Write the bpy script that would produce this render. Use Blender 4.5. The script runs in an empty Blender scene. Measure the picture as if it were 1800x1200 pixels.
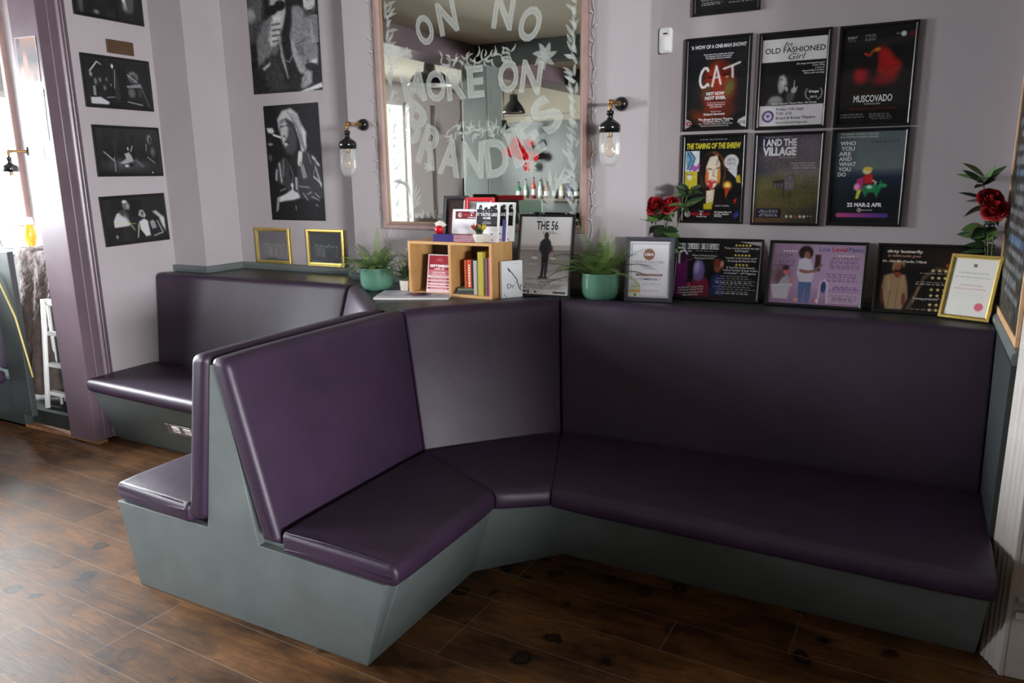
import bpy, bmesh, math, random
import numpy as np
from mathutils import Vector, Matrix
random.seed(7); np.random.seed(7)
SC = bpy.context.scene
COL = SC.collection
PI = math.pi
R = math.radians
# ------------------------------------------------------------------ camera
FX = 1322.5                                   # focal length in pixels of the 1800 px wide frame
def make_camera():
    yaw, pitch, roll = 0.49269, 0.21855, 0.01406
    cy, sy, cp, sp, cr, sr = math.cos(yaw), math.sin(yaw), math.cos(pitch), math.sin(pitch), math.cos(roll), math.sin(roll)
    f = Vector((-sy, cy, 0)); r = Vector((cy, sy, 0)); d = Vector((0, 0, -1))
    f2 = cp * f + sp * d; d2 = -sp * f + cp * d
    r3 = cr * r + sr * d2; d3 = -sr * r + cr * d2
    M = Matrix((( r3.x, -d3.x, -f2.x, 0), (r3.y, -d3.y, -f2.y, 0), (r3.z, -d3.z, -f2.z, 1.75), (0, 0, 0, 1)))
    cd = bpy.data.cameras.new('camera'); cd.sensor_width = 36; cd.lens = FX / 1800 * 36; cd.clip_start = .05
    c = bpy.data.objects.new('camera', cd); COL.objects.link(c); c.matrix_world = M; SC.camera = c
make_camera()
# ------------------------------------------------------------------ sky and window light
W = bpy.data.worlds.new('sky'); SC.world = W; W.use_nodes = True
W.node_tree.nodes['Background'].inputs[0].default_value = (.86, .93, 1, 1)
W.node_tree.nodes['Background'].inputs[1].default_value = 1.6
def area(name, loc, rot, sx, sy, power, color=(1, 1, 1)):
    l = bpy.data.lights.new(name, 'AREA'); l.shape = 'RECTANGLE'; l.size = sx; l.size_y = sy; l.energy = power; l.color = color
    o = bpy.data.objects.new(name, l); COL.objects.link(o); o.location = loc; o.rotation_euler = rot
    return o
# overcast sky outside each window, shining down through the opening
area('daylight_left_window', (-8.5, -1.3, 2.75), (0, R(-58), 0), 2.6, 3.4, 540, (.92, .96, 1))
area('daylight_bay_window', (-8.5, 2.2, 2.75), (0, R(-58), 0), 2.6, 2.4, 1500, (.92, .96, 1))
area('daylight_right_window', (8.2, -4.2, 2.5), (0, R(62), 0), 2.4, 4.0, 3800, (.97, .98, 1))
SC.view_settings.view_transform = 'Standard'; SC.view_settings.look = 'None'
SC.view_settings.exposure = 1.1; SC.view_settings.gamma = 1; SC.view_settings.use_curve_mapping = False
# ------------------------------------------------------------------ colours and materials
def s2l(c):
    return tuple(x / 12.92 if x <= .04045 else ((x + .055) / 1.055) ** 2.4 for x in c)
def rgb(r, g, b): return s2l((r / 255, g / 255, b / 255))
def newmat(name):
    m = bpy.data.materials.new(name); m.use_nodes = True
    nt = m.node_tree; return m, nt, nt.nodes['Principled BSDF']
def setp(p, **k):
    for n, v in k.items():
        n = {'rough': 'Roughness', 'metal': 'Metallic', 'spec': 'Specular IOR Level', 'coat': 'Coat Weight', 'coatr': 'Coat Roughness', 'trans': 'Transmission Weight', 'ior': 'IOR', 'sheen': 'Sheen Weight', 'sss': 'Subsurface Weight'}[n]
        p.inputs[n].default_value = v
def mat(name, c, var=0.0, scale=8, bump=0.0, bscale=60, detail=4, **k):
    """plain paint with mild noise mottling and bump"""
    m, nt, p = newmat(name); p.inputs['Base Color'].default_value = (*c, 1); setp(p, **k)
    tc = None
    if var or bump: tc = nt.nodes.new('ShaderNodeTexCoord')
    if var:
        n = nt.nodes.new('ShaderNodeTexNoise'); n.inputs['Scale'].default_value = scale; n.inputs['Detail'].default_value = detail
        nt.links.new(tc.outputs['Object'], n.inputs['Vector'])
        r = nt.nodes.new('ShaderNodeValToRGB'); r.color_ramp.elements[0].position = .3; r.color_ramp.elements[1].position = .7
        r.color_ramp.elements[0].color = (*[x * (1 - var) for x in c], 1); r.color_ramp.elements[1].color = (*[min(1, x * (1 + var)) for x in c], 1)
        nt.links.new(n.outputs['Fac'], r.inputs[0]); nt.links.new(r.outputs[0], p.inputs['Base Color'])
    if bump:
        n = nt.nodes.new('ShaderNodeTexNoise'); n.inputs['Scale'].default_value = bscale; n.inputs['Detail'].default_value = 3
        nt.links.new(tc.outputs['Object'], n.inputs['Vector'])
        b = nt.nodes.new('ShaderNodeBump'); b.inputs['Strength'].default_value = bump; b.inputs['Distance'].default_value = .004
        nt.links.new(n.outputs['Fac'], b.inputs['Height']); nt.links.new(b.outputs[0], p.inputs['Normal'])
    return m
M = {}
WALLC = rgb(167, 160, 163)
M['wall'] = mat('lilac_grey_wall_paint', WALLC, .035, 2.2, .12, 90, rough=.62, spec=.3)
M['ceil'] = mat('cream_ceiling_paint', rgb(176, 168, 154), .03, 2, .1, 50, rough=.8)
M['post'] = mat('aubergine_gloss_paint', rgb(96, 80, 89), .10, 5, .12, 25, rough=.33)
M['slate'] = mat('slate_green_paint', rgb(98, 106, 106), .10, 7, .10, 40, rough=.46)
M['slated'] = mat('dark_slate_paint', rgb(52, 57, 57), .12, 6, .10, 40, rough=.42)
M['platform'] = mat('scuffed_platform_boards', rgb(40, 42, 42), .2, 9, .2, 40, rough=.8, spec=.2)
M['white'] = mat('chipped_white_gloss', rgb(178, 172, 168), .06, 9, .1, 40, rough=.4)
M['barwall'] = mat('dark_teal_paint', rgb(44, 52, 56), .1, 4, rough=.35)
M['black'] = mat('black_lacquer', rgb(20, 19, 21), rough=.28)
M['blacks'] = mat('black_enamel', rgb(18, 20, 22), rough=.15, coat=.5)
M['gold'] = mat('gilt_metal', rgb(214, 188, 108), .10, 40, rough=.30, metal=1.0)
M['goldd'] = mat('old_gilt_edge', rgb(146, 120, 96), .1, 30, rough=.45, metal=.3)
M['brass'] = mat('aged_brass', rgb(150, 116, 74), .15, 40, rough=.4, metal=.9)
M['steel'] = mat('brushed_steel', rgb(176, 168, 166), .05, 60, rough=.28, metal=1.0)
M['mframe'] = mat('dusty_pink_brown_paint', rgb(150, 122, 116), .10, 14, .1, 40, rough=.5)
M['beech'] = None
M['plastic'] = mat('white_plastic', rgb(222, 222, 220), rough=.35)
M['paper'] = mat('white_paper', rgb(228, 226, 226), .01, 20, rough=.7)
M['green_pot'] = mat('celadon_glaze', rgb(86, 130, 110), .07, 9, rough=.16, coat=.6)
M['white_pot'] = mat('cream_ceramic', rgb(214, 208, 196), .03, 9, rough=.35)
M['soil'] = mat('potting_soil', rgb(46, 36, 28), .3, 60, rough=.95)
M['stem'] = mat('brown_stem', rgb(86, 84, 48), .1, 20, rough=.6)
M['rose'] = mat('red_rose_petals', rgb(150, 20, 30), .22, 26, rough=.55)
M['leaf'] = mat('dark_green_leaf', rgb(42, 66, 40), .22, 12, rough=.42)
M['leafl'] = mat('light_green_leaf', rgb(84, 112, 60), .2, 12, rough=.45)
M['gauze'] = mat('pale_grey_fibre', rgb(218, 214, 206), .1, 20, rough=.8)
M['wire'] = mat('clear_plastic_cable', rgb(206, 198, 190), rough=.3)
M['fur'] = mat('brown_faux_fur', rgb(70, 58, 54), .35, 14, .8, 60, rough=.95, sheen=.1)
M['wood_dark'] = mat('dark_brown_wood', rgb(78, 56, 40), .15, 14, rough=.45)
M['pine'] = mat('pine_batten', rgb(200, 160, 118), .1, 16, rough=.5)
M['redp'] = mat('red_lacquer', rgb(186, 26, 34), rough=.3)
M['bulb'] = None
def mat_beech():
    m, nt, p = newmat('beech_veneer'); setp(p, rough=.42)
    tc = nt.nodes.new('ShaderNodeTexCoord'); mp = nt.nodes.new('ShaderNodeMapping'); mp.inputs['Scale'].default_value = (30, 8, 2.5)
    n = nt.nodes.new('ShaderNodeTexNoise'); n.inputs['Scale'].default_value = 3; n.inputs['Detail'].default_value = 5
    r = nt.nodes.new('ShaderNodeValToRGB'); r.color_ramp.elements[0].color = (*rgb(192, 146, 92), 1); r.color_ramp.elements[1].color = (*rgb(206, 162, 106), 1)
    r.color_ramp.elements[0].position = .35; r.color_ramp.elements[1].position = .65
    L = nt.links.new; L(tc.outputs['Object'], mp.inputs[0]); L(mp.outputs[0], n.inputs['Vector']); L(n.outputs['Fac'], r.inputs[0]); L(r.outputs[0], p.inputs['Base Color'])
    return m
M['beech'] = mat_beech()
def mat_leather():
    m, nt, p = newmat('aubergine_leather'); setp(p, rough=.47, spec=.5)
    L = nt.links.new; N = nt.nodes.new
    tc = N('ShaderNodeTexCoord')
    n = N('ShaderNodeTexNoise'); n.inputs['Scale'].default_value = 4; n.inputs['Detail'].default_value = 5
    r = N('ShaderNodeValToRGB'); r.color_ramp.elements[0].color = (*rgb(43, 28, 48), 1); r.color_ramp.elements[1].color = (*rgb(52, 35, 57), 1)
    r.color_ramp.elements[0].position = .3; r.color_ramp.elements[1].position = .7
    L(tc.outputs['Object'], n.inputs['Vector']); L(n.outputs['Fac'], r.inputs[0]); L(r.outputs[0], p.inputs['Base Color'])
    v = N('ShaderNodeTexVoronoi'); v.inputs['Scale'].default_value = 320; L(tc.outputs['Object'], v.inputs['Vector'])
    w = N('ShaderNodeTexNoise'); w.inputs['Scale'].default_value = 9; w.inputs['Detail'].default_value = 2; L(tc.outputs['Object'], w.inputs['Vector'])
    b = N('ShaderNodeBump'); b.inputs['Strength'].default_value = .22; b.inputs['Distance'].default_value = .0015; L(v.outputs['Distance'], b.inputs['Height'])
    b2 = N('ShaderNodeBump'); b2.inputs['Strength'].default_value = .25; b2.inputs['Distance'].default_value = .010; L(w.outputs['Fac'], b2.inputs['Height']); L(b.outputs[0], b2.inputs['Normal'])
    L(b2.outputs[0], p.inputs['Normal'])
    return m
M['leather'] = mat_leather()
def mat_floor():
    m, nt, p = newmat('worn_oak_boards'); L = nt.links.new; N = nt.nodes.new
    tc = N('ShaderNodeTexCoord')
    mp = N('ShaderNodeMapping'); mp.inputs['Rotation'].default_value = (0, 0, R(1.5)); mp.inputs['Location'].default_value = (.35, .105, 0)
    L(tc.outputs['Object'], mp.inputs[0])
    br = N('ShaderNodeTexBrick'); br.offset = .37; br.offset_frequency = 3; br.squash = 1
    br.inputs['Scale'].default_value = 1; br.inputs['Brick Width'].default_value = 1.15; br.inputs['Row Height'].default_value = .212
    br.inputs['Mortar Size'].default_value = .0017; br.inputs['Mortar Smooth'].default_value = .1
    br.inputs['Color1'].default_value = (0, 0, 0, 1); br.inputs['Color2'].default_value = (1, 1, 1, 1); br.inputs['Mortar'].default_value = (.5, .5, .5, 1)
    L(mp.outputs[0], br.inputs['Vector'])
    # grain stretched along the boards
    mg = N('ShaderNodeMapping'); mg.inputs['Scale'].default_value = (1.6, 11, 1); L(tc.outputs['Object'], mg.inputs[0])
    g = N('ShaderNodeTexNoise'); g.inputs['Scale'].default_value = 2.6; g.inputs['Detail'].default_value = 12; g.inputs['Roughness'].default_value = .66; g.inputs['Distortion'].default_value = 1.4; L(mg.outputs[0], g.inputs['Vector'])
    rg = N('ShaderNodeValToRGB'); e = rg.color_ramp.elements
    e[0].position = .22; e[0].color = (*rgb(74, 50, 32), 1); e[1].position = .80; e[1].color = (*rgb(156, 110, 64), 1)
    k = e.new(.5); k.color = (*rgb(116, 80, 46), 1); L(g.outputs['Fac'], rg.inputs[0])
    # per-board tint
    hb = N('ShaderNodeMix'); hb.data_type = 'RGBA'; hb.blend_type = 'MULTIPLY'; hb.inputs[0].default_value = .8
    rb = N('ShaderNodeValToRGB'); rb.color_ramp.elements[0].color = (.5, .46, .44, 1); rb.color_ramp.elements[1].color = (1.05, 1, .95, 1); L(br.outputs['Color'], rb.inputs[0])
    L(rg.outputs[0], hb.inputs[6]); L(rb.outputs[0], hb.inputs[7])
    # dark stains
    st = N('ShaderNodeTexNoise'); st.inputs['Scale'].default_value = 2.9; st.inputs['Detail'].default_value = 9; st.inputs['Roughness'].default_value = .62
    ms = N('ShaderNodeMapping'); ms.inputs['Scale'].default_value = (1, 1.9, 1); L(tc.outputs['Object'], ms.inputs[0]); L(ms.outputs[0], st.inputs['Vector'])
    rs = N('ShaderNodeValToRGB'); rs.color_ramp.elements[0].position = .37; rs.color_ramp.elements[0].color = (.20, .185, .18, 1); rs.color_ramp.elements[1].position = .62; rs.color_ramp.elements[1].color = (1, 1, 1, 1)
    L(st.outputs['Fac'], rs.inputs[0])
    h2 = N('ShaderNodeMix'); h2.data_type = 'RGBA'; h2.blend_type = 'MULTIPLY'; h2.inputs[0].default_value = .9; L(hb.outputs[2], h2.inputs[6]); L(rs.outputs[0], h2.inputs[7])
    # burnt ring marks
    vo = N('ShaderNodeTexVoronoi'); vo.inputs['Scale'].default_value = 6.4; vo.inputs['Randomness'].default_value = 1
    nd = N('ShaderNodeTexNoise'); nd.inputs['Scale'].default_value = 14; L(tc.outputs['Object'], nd.inputs['Vector'])
    va = N('ShaderNodeVectorMath'); va.operation = 'MULTIPLY_ADD'; va.inputs[1].default_value = (.07, .07, 0); L(nd.outputs['Color'], va.inputs[0]); L(tc.outputs['Object'], va.inputs[2]); L(va.outputs[0], vo.inputs['Vector'])
    rr = N('ShaderNodeValToRGB'); e = rr.color_ramp.elements; e[0].position = .0; e[0].color = (.55, .55, .55, 1); e[1].position = .30; e[1].color = (1, 1, 1, 1)
    for ps, vv in ((.12, .5), (.17, .06), (.22, .12)):
        q = e.new(ps); q.color = (vv, vv, vv, 1)
    L(vo.outputs['Distance'], rr.inputs[0])
    mk = N('ShaderNodeTexNoise'); mk.inputs['Scale'].default_value = 1.3; mk.inputs['Detail'].default_value = 2; L(tc.outputs['Object'], mk.inputs['Vector'])
    rk = N('ShaderNodeValToRGB'); rk.color_ramp.elements[0].position = .44; rk.color_ramp.elements[1].position = .54; L(mk.outputs['Fac'], rk.inputs[0])
    h3 = N('ShaderNodeMix'); h3.data_type = 'RGBA'; h3.blend_type = 'MULTIPLY'; L(rk.outputs[0], h3.inputs[0]); L(h2.outputs[2], h3.inputs[6]); L(rr.outputs[0], h3.inputs[7])
    # pale dusty joints
    h4 = N('ShaderNodeMix'); h4.data_type = 'RGBA'; L(br.outputs['Fac'], h4.inputs[0]); L(h3.outputs[2], h4.inputs[6]); h4.inputs[7].default_value = (*rgb(132, 112, 92), 1)
    L(h4.outputs[2], p.inputs['Base Color'])
    rf = N('ShaderNodeMapRange'); rf.inputs[3].default_value = .34; rf.inputs[4].default_value = .62; L(st.outputs['Fac'], rf.inputs[0]); L(rf.outputs[0], p.inputs['Roughness'])
    b = N('ShaderNodeBump'); b.inputs['Strength'].default_value = .3; b.inputs['Distance'].default_value = .004; L(g.outputs['Fac'], b.inputs['Height'])
    b2 = N('ShaderNodeBump'); b2.inputs['Strength'].default_value = .6; b2.inputs['Distance'].default_value = .004; b2.invert = True; L(br.outputs['Fac'], b2.inputs['Height']); L(b.outputs[0], b2.inputs['Normal'])
    L(b2.outputs[0], p.inputs['Normal']); setp(p, spec=.24)
    return m
M['floor'] = mat_floor()
def mat_print():
    m, nt, p = newmat('printed_paper'); a = nt.nodes.new('ShaderNodeAttribute'); a.attribute_name = 'Col'
    nt.links.new(a.outputs['Color'], p.inputs['Base Color']); setp(p, rough=.6, spec=.25); return m
M['print'] = mat_print()
def mat_glossprint():
    m, nt, p = newmat('glossy_photo_print'); a = nt.nodes.new('ShaderNodeAttribute'); a.attribute_name = 'Col'
    nt.links.new(a.outputs['Color'], p.inputs['Base Color']); setp(p, rough=.5, spec=.2); return m
M['gprint'] = mat_glossprint()
def mat_pane(name, tint=(1, 1, 1), rough=.03, amount=1.0, milky=0):
    """clear glazing: lets light straight through, adds a fresnel reflection"""
    m = bpy.data.materials.new(name); m.use_nodes = True; nt = m.node_tree; nt.nodes.clear(); L = nt.links.new; N = nt.nodes.new
    o = N('ShaderNodeOutputMaterial'); t = N('ShaderNodeBsdfTransparent'); t.inputs[0].default_value = (*tint, 1)
    g = N('ShaderNodeBsdfGlossy'); g.inputs['Roughness'].default_value = rough
    f = N('ShaderNodeFresnel'); f.inputs['IOR'].default_value = 1.45
    k = N('ShaderNodeMath'); k.operation = 'MULTIPLY'; k.inputs[1].default_value = amount; L(f.outputs[0], k.inputs[0])
    x = N('ShaderNodeMixShader'); L(k.outputs[0], x.inputs[0]); L(t.outputs[0], x.inputs[1]); L(g.outputs[0], x.inputs[2])
    if milky:
        d = N('ShaderNodeBsdfDiffuse'); d.inputs[0].default_value = (.82, .84, .84, 1); y = N('ShaderNodeMixShader'); y.inputs[0].default_value = milky; L(x.outputs[0], y.inputs[1]); L(d.outputs[0], y.inputs[2]); x = y
    L(x.outputs[0], o.inputs[0])
    return m
M['pane'] = mat_pane('picture_glazing', amount=.30)
M['jar'] = mat_pane('lamp_glass', (.96, .97, .97), .04, .45, .16)
M['bulbg'] = mat_pane('amber_bulb_glass', (.98, .86, .70), .03, .6, .12)
def mat_mirror():
    m, nt, p = newmat('antique_mirror_silvering'); setp(p, metal=1.0, rough=.015)
    tc = nt.nodes.new('ShaderNodeTexCoord'); n = nt.nodes.new('ShaderNodeTexNoise'); n.inputs['Scale'].default_value = 3; n.inputs['Detail'].default_value = 6
    r = nt.nodes.new('ShaderNodeValToRGB'); r.color_ramp.elements[0].color = (.58, .60, .54, 1); r.color_ramp.elements[1].color = (.74, .76, .70, 1)
    nt.links.new(tc.outputs['Object'], n.inputs['Vector']); nt.links.new(n.outputs['Fac'], r.inputs[0]); nt.links.new(r.outputs[0], p.inputs['Base Color'])
    return m
M['mirror'] = mat_mirror()
def mat_frost(fac):
    m = bpy.data.materials.new('etched_frosting'); m.use_nodes = True; nt = m.node_tree; nt.nodes.clear(); N = nt.nodes.new
    o = N('ShaderNodeOutputMaterial'); t = N('ShaderNodeBsdfTransparent'); d = N('ShaderNodeBsdfDiffuse'); d.inputs[0].default_value = (.70, .74, .71, 1)
    x = N('ShaderNodeMixShader'); x.inputs[0].default_value = fac
    nt.links.new(t.outputs[0], x.inputs[1]); nt.links.new(d.outputs[0], x.inputs[2]); nt.links.new(x.outputs[0], o.inputs[0]); return m
M['frost'] = mat_frost(.26); M['frost2'] = mat_frost(.5)
def mat_emit(name, c, s):
    m, nt, p = newmat(name); p.inputs['Emission Color'].default_value = (*c, 1); p.inputs['Emission Strength'].default_value = s; p.inputs['Base Color'].default_value = (*c, 1); return m
M['lampglow'] = mat_emit('lit_spot_lamp', (1, .85, .6), 14)
# ------------------------------------------------------------------ mesh builder
class MB:
    def __init__(s): s.v = []; s.f = []; s.sm = []; s.c = []
    def add(s, vs, fs, smooth=False, col=None):
        o = len(s.v); s.v += [tuple(x) for x in vs]; s.f += [tuple(i + o for i in f) for f in fs]; s.sm += [smooth] * len(fs)
        if col is not None: s.c += [col] * len(vs)
        return s
    def box(s, a, b):
        (x0, y0, z0), (x1, y1, z1) = a, b
        v = [(x0, y0, z0), (x1, y0, z0), (x1, y1, z0), (x0, y1, z0), (x0, y0, z1), (x1, y0, z1), (x1, y1, z1), (x0, y1, z1)]
        return s.add(v, [(3, 2, 1, 0), (4, 5, 6, 7), (0, 1, 5, 4), (1, 2, 6, 5), (2, 3, 7, 6), (3, 0, 4, 7)])
    def prism(s, poly, d0, d1, axis='z', top=None):
        """extrude a 2D outline; axis z: (x,y) pts from z=d0 to d1; axis y: (x,z) pts; axis x: (y,z) pts. top: other outline at d1"""
        top = top or poly; n = len(poly)
        P = {'z': lambda a, d: (a[0], a[1], d), 'y': lambda a, d: (a[0], d, a[1]), 'x': lambda a, d: (d, a[0], a[1])}[axis]
        v = [P(a, d0) for a in poly] + [P(a, d1) for a in top]
        f = [tuple(range(n))[::-1], tuple(range(n, 2 * n))] + [(i, (i + 1) % n, n + (i + 1) % n, n + i) for i in range(n)]
        return s.add(v, f)
    def lathe(s, prof, n=24, c=(0, 0, 0), axis='z', caps=True):
        v = []; f = []; m = len(prof)
        for r, h in prof:
            for i in range(n):
                a = 2 * PI * i / n; x, y = r * math.cos(a), r * math.sin(a)
                p = {'z': (x, y, h), 'y': (x, h, y), 'x': (h, x, y)}[axis]
                v.append((p[0] + c[0], p[1] + c[1], p[2] + c[2]))
        for j in range(m - 1):
            for i in range(n):
                f.append((j * n + i, j * n + (i + 1) % n, (j + 1) * n + (i + 1) % n, (j + 1) * n + i))
        s.add(v, f, True)
        if caps:
            o = len(s.v) - m * n
            if prof[0][0] > 1e-5: s.f.append(tuple(o + i for i in range(n))[::-1]); s.sm.append(False)
            if prof[-1][0] > 1e-5: s.f.append(tuple(o + (m - 1) * n + i for i in range(n))); s.sm.append(False)
        return s
    def tube(s, path, r, n=8, r1=None, closed=False):
        P = [Vector(p) for p in path]; k = len(P); v = []; f = []
        up = Vector((0, 0, 1))
        for i, p in enumerate(P):
            if closed: t = (P[(i + 1) % k] - P[i - 1])
            else: t = (P[min(i + 1, k - 1)] - P[max(i - 1, 0)])
            t = t.normalized() if t.length > 1e-9 else Vector((0, 0, 1))
            a = t.cross(up)
            if a.length < .05: a = t.cross(Vector((1, 0, 0)))
            a.normalize(); b = t.cross(a)
            rr = r if r1 is None else r + (r1 - r) * i / max(1, k - 1)
            for j in range(n):
                q = 2 * PI * j / n; v.append(p + a * (math.cos(q) * rr) + b * (math.sin(q) * rr))
        for i in range(k if closed else k - 1):
            for j in range(n):
                i2 = (i + 1) % k
                f.append((i * n + j, i * n + (j + 1) % n, i2 * n + (j + 1) % n, i2 * n + j))
        if not closed: f += [tuple(range(n))[::-1], tuple((k - 1) * n + j for j in range(n))]
        return s.add(v, f, True)
    def grid(s, rows, smooth=True, flip=False):
        m, n = len(rows), len(rows[0]); v = [p for r in rows for p in r]
        f = [(i * n + j, i * n + j + 1, (i + 1) * n + j + 1, (i + 1) * n + j) for i in range(m - 1) for j in range(n - 1)]
        if flip: f = [q[::-1] for q in f]
        return s.add(v, f, smooth)
    def sphere(s, c, r, n=12, m=8, sz=1):
        pr = [(max(1e-6, r * math.sin(PI * i / m)), -r * sz * math.cos(PI * i / m)) for i in range(m + 1)]
        return s.lathe(pr, n, c, caps=False)
    def build(s, name, m, parent=None, bevel=0, seg=2, loc=None, rot=None, auto=True):
        me = bpy.data.meshes.new(name); me.from_pydata(s.v, [], s.f)
        me.polygons.foreach_set('use_smooth', s.sm)
        if s.c and len(s.c) == len(s.v):
            at = me.attributes.new('Col', 'FLOAT_COLOR', 'POINT'); at.data.foreach_set('color', np.array(s.c, dtype=np.float32).ravel())
        bm = bmesh.new(); bm.from_mesh(me)
        if not s.c: bmesh.ops.recalc_face_normals(bm, faces=bm.faces)
        bm.to_mesh(me); bm.free(); me.update()
        if isinstance(m, str): m = M[m]
        me.materials.append(m)
        o = bpy.data.objects.new(name, me); COL.objects.link(o)
        if bevel:
            b = o.modifiers.new('bevel', 'BEVEL'); b.width = bevel; b.segments = seg; b.limit_method = 'ANGLE'; b.angle_limit = R(40)
            b.harden_normals = False
            me.polygons.foreach_set('use_smooth', [True] * len(me.polygons))
            w = o.modifiers.new('wn', 'WEIGHTED_NORMAL'); w.keep_sharp = True
        if parent is not None: o.parent = parent
        if loc is not None: o.location = loc
        if rot is not None: o.rotation_euler = rot
        return o
def tag(o, label, cat, group=None):
    o['label'] = label; o['category'] = cat
    if group: o['group'] = group
    return o
def thing(name, label, cat, loc=(0, 0, 0), rot=(0, 0, 0), group=None):
    o = bpy.data.objects.new(name, None); COL.objects.link(o); o.location = loc; o.rotation_euler = rot; o.empty_display_size = .1
    return tag(o, label, cat, group)
def struct(name, mb, m, bevel=0, parent=None):
    o = mb.build(name, m, parent, bevel)
    if parent is None: o['kind'] = 'structure'
    return o
FZ = 0.0      # floor level; everything below is given with the floor at z = 0, eye height 1.75
E = 1.75
CE = 3.17                                  # ceiling height
# ------------------------------------------------------------------ the room
struct('floor', MB().box((-7.6, -6.4, -.06), (7.2, 4.2, 0)), 'floor')
struct('ceiling', MB().box((-7.6, -6.4, CE), (7.2, 4.2, CE + .08)), 'ceil')
struct('wall_back', MB().box((-1.258, 4.0, 0), (.52, 4.12, CE)), 'wall')
struct('wall_middle', MB().box((-3.22, 3.85, 0), (-1.258, 4.2, CE)), 'wall', .012)
struct('wall_alcove', MB().prism([(-4.47, 4.05), (-3.22, 4.05), (-3.22, 4.2), (-4.47, 4.2)], 0, CE), 'wall')
struct('wall_left', MB().prism([(-4.80, 3.10), (-4.80, 3.717), (-4.47, 3.717), (-4.47, 4.2), (-5.06, 4.2), (-5.06, 3.10)], 0, CE), 'wall')
struct('wall_right', MB().box((.35, 2.97, 0), (.50, 4.0, CE)), 'wall')
struct('wall_neighbour', MB().box((-7.6, 3.42, 0), (-5.06, 3.55, CE)), 'wall')
# far walls, seen in the big mirror
wl = MB()
wl.box((-7.6, -4.4, 0), (-7.4, 3.42, .80)); wl.box((-7.6, -4.4, 2.9), (-7.4, 3.42, CE))
for a, b in ((-4.4, -3.46), (-3.30, -2.70), (.10, 1.35), (3.25, 3.42)): wl.box((-7.6, a, .80), (-7.4, b, 2.9))
wl.box((-7.6, 1.35, 2.55), (-7.4, 3.25, 2.9))
struct('wall_far_left', wl, 'wall')
def window(name, y0, y1, z0, z1, x, d, nm):
    f = MB(); t = .05
    f.box((x, y0, z0), (x + d, y1, z0 + t)); f.box((x, y0, z1 - t), (x + d, y1, z1))
    for k in range(nm + 1):
        yy = y0 + (y1 - y0 - t) * k / nm; f.box((x, yy, z0 + t), (x + d, yy + t, z1 - t))
    w = struct(name, f, 'white'); g = MB().box((x + d * .4, y0 + .02, z0 + .02), (x + d * .4 + .006, y1 - .02, z1 - .02)).build('pane', 'pane', w)
window('window_1', -2.70, .10, .80, 2.9, -7.58, .08, 3)
window('window_4', 1.35, 3.25, .80, 2.55, -7.58, .08, 2)
window('window_2', -3.46, -3.30, .80, 2.9, -7.58, .08, 1)
wf = MB().box((-7.6, -4.4, 0), (2.4, -4.28, CE)).box((2.28, -6.4, 0), (2.4, -4.4, CE)).box((2.4, -6.4, 0), (7.2, -6.28, CE)); struct('wall_front', wf, 'barwall')
struct('trim_1', MB().box((-7.4, -4.28, 2.62), (2.3, -4.22, 2.72)).box((-7.4, -4.28, 2.73), (2.3, -4.25, CE)), 'ceil')
wr = MB()
wr.box((7.0, -6.3, 0), (7.2, 3.0, 1.0)); wr.box((7.0, -6.3, 2.5), (7.2, 3.0, CE))
wr.box((7.0, -6.3, 1.0), (7.2, -6.0, 2.5)); wr.box((7.0, -2.4, 1.0), (7.2, 3.0, 2.5))
struct('wall_far_right', wr, 'wall')
window('window_3', -6.0, -2.4, 1.0, 2.5, 7.10, .08, 3)
struct('trim_2', MB().box((-4.98, -4.28, 2.97), (-4.56, 2.92, CE)), 'post', .01)
struct('trim_3', MB().box((-4.56, -.32, 2.95), (7.0, -.04, CE)), 'slated', .01)
struct('trim_4', MB().box((-4.56, -2.72, 2.95), (7.0, -2.52, CE)), 'slated', .01)
struct('trim_5', MB().box((-4.76, -.38, 0), (-4.42, -.04, 2.97)), 'slate', .015)
# right-hand splayed casing and panelling beside the bench
cs = MB().prism([(.340, 2.985), (.346, 2.962), (.354, 2.957), (.358, 2.938), (.366, 2.934), (.370, 2.915), (.377, 2.911), (.380, 2.893), (.388, 2.889), (.393, 2.862), (.41, 2.862), (.41, 2.985)], 0, CE)
struct('trim_6', cs, 'white', .003)
pn = MB().box((.405, 2.864, 0), (7.0, 2.96, CE)); pn.box((.418, 2.845, .235), (7.0, 2.865, .262)); pn.box((.418, 2.845, .295), (7.0, 2.865, .315))
struct('wall_panelled_right', pn, 'white', .006)
# reeded post at the opening
ps = MB()
prof = [(2.92, -5.05), (2.92, -4.774), (2.985, -4.774), (2.989, -4.781), (2.993, -4.774), (3.04, -4.774), (3.045, -4.782), (3.05, -4.774), (3.066, -4.766), (3.078, -4.776), (3.086, -4.768), (3.100, -4.784), (3.115, -4.784), (3.115, -5.05)]
ps.prism([(x, y) for y, x in prof], 0.02, CE)
o = struct('trim_7', ps, 'post', .004)
struct('trim_8', MB().box((-6.3, 2.93, 0), (-4.758, 3.0, .022)), mat('worn_wood_strip', rgb(128, 92, 62), .35, 30, .2, 40, rough=.6), .004)
# raised floor of the neighbouring bay
struct('floor_step', MB().box((-7.4, 2.99, 0), (-5.04, 3.42, .13)), 'platform', .006)
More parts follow.
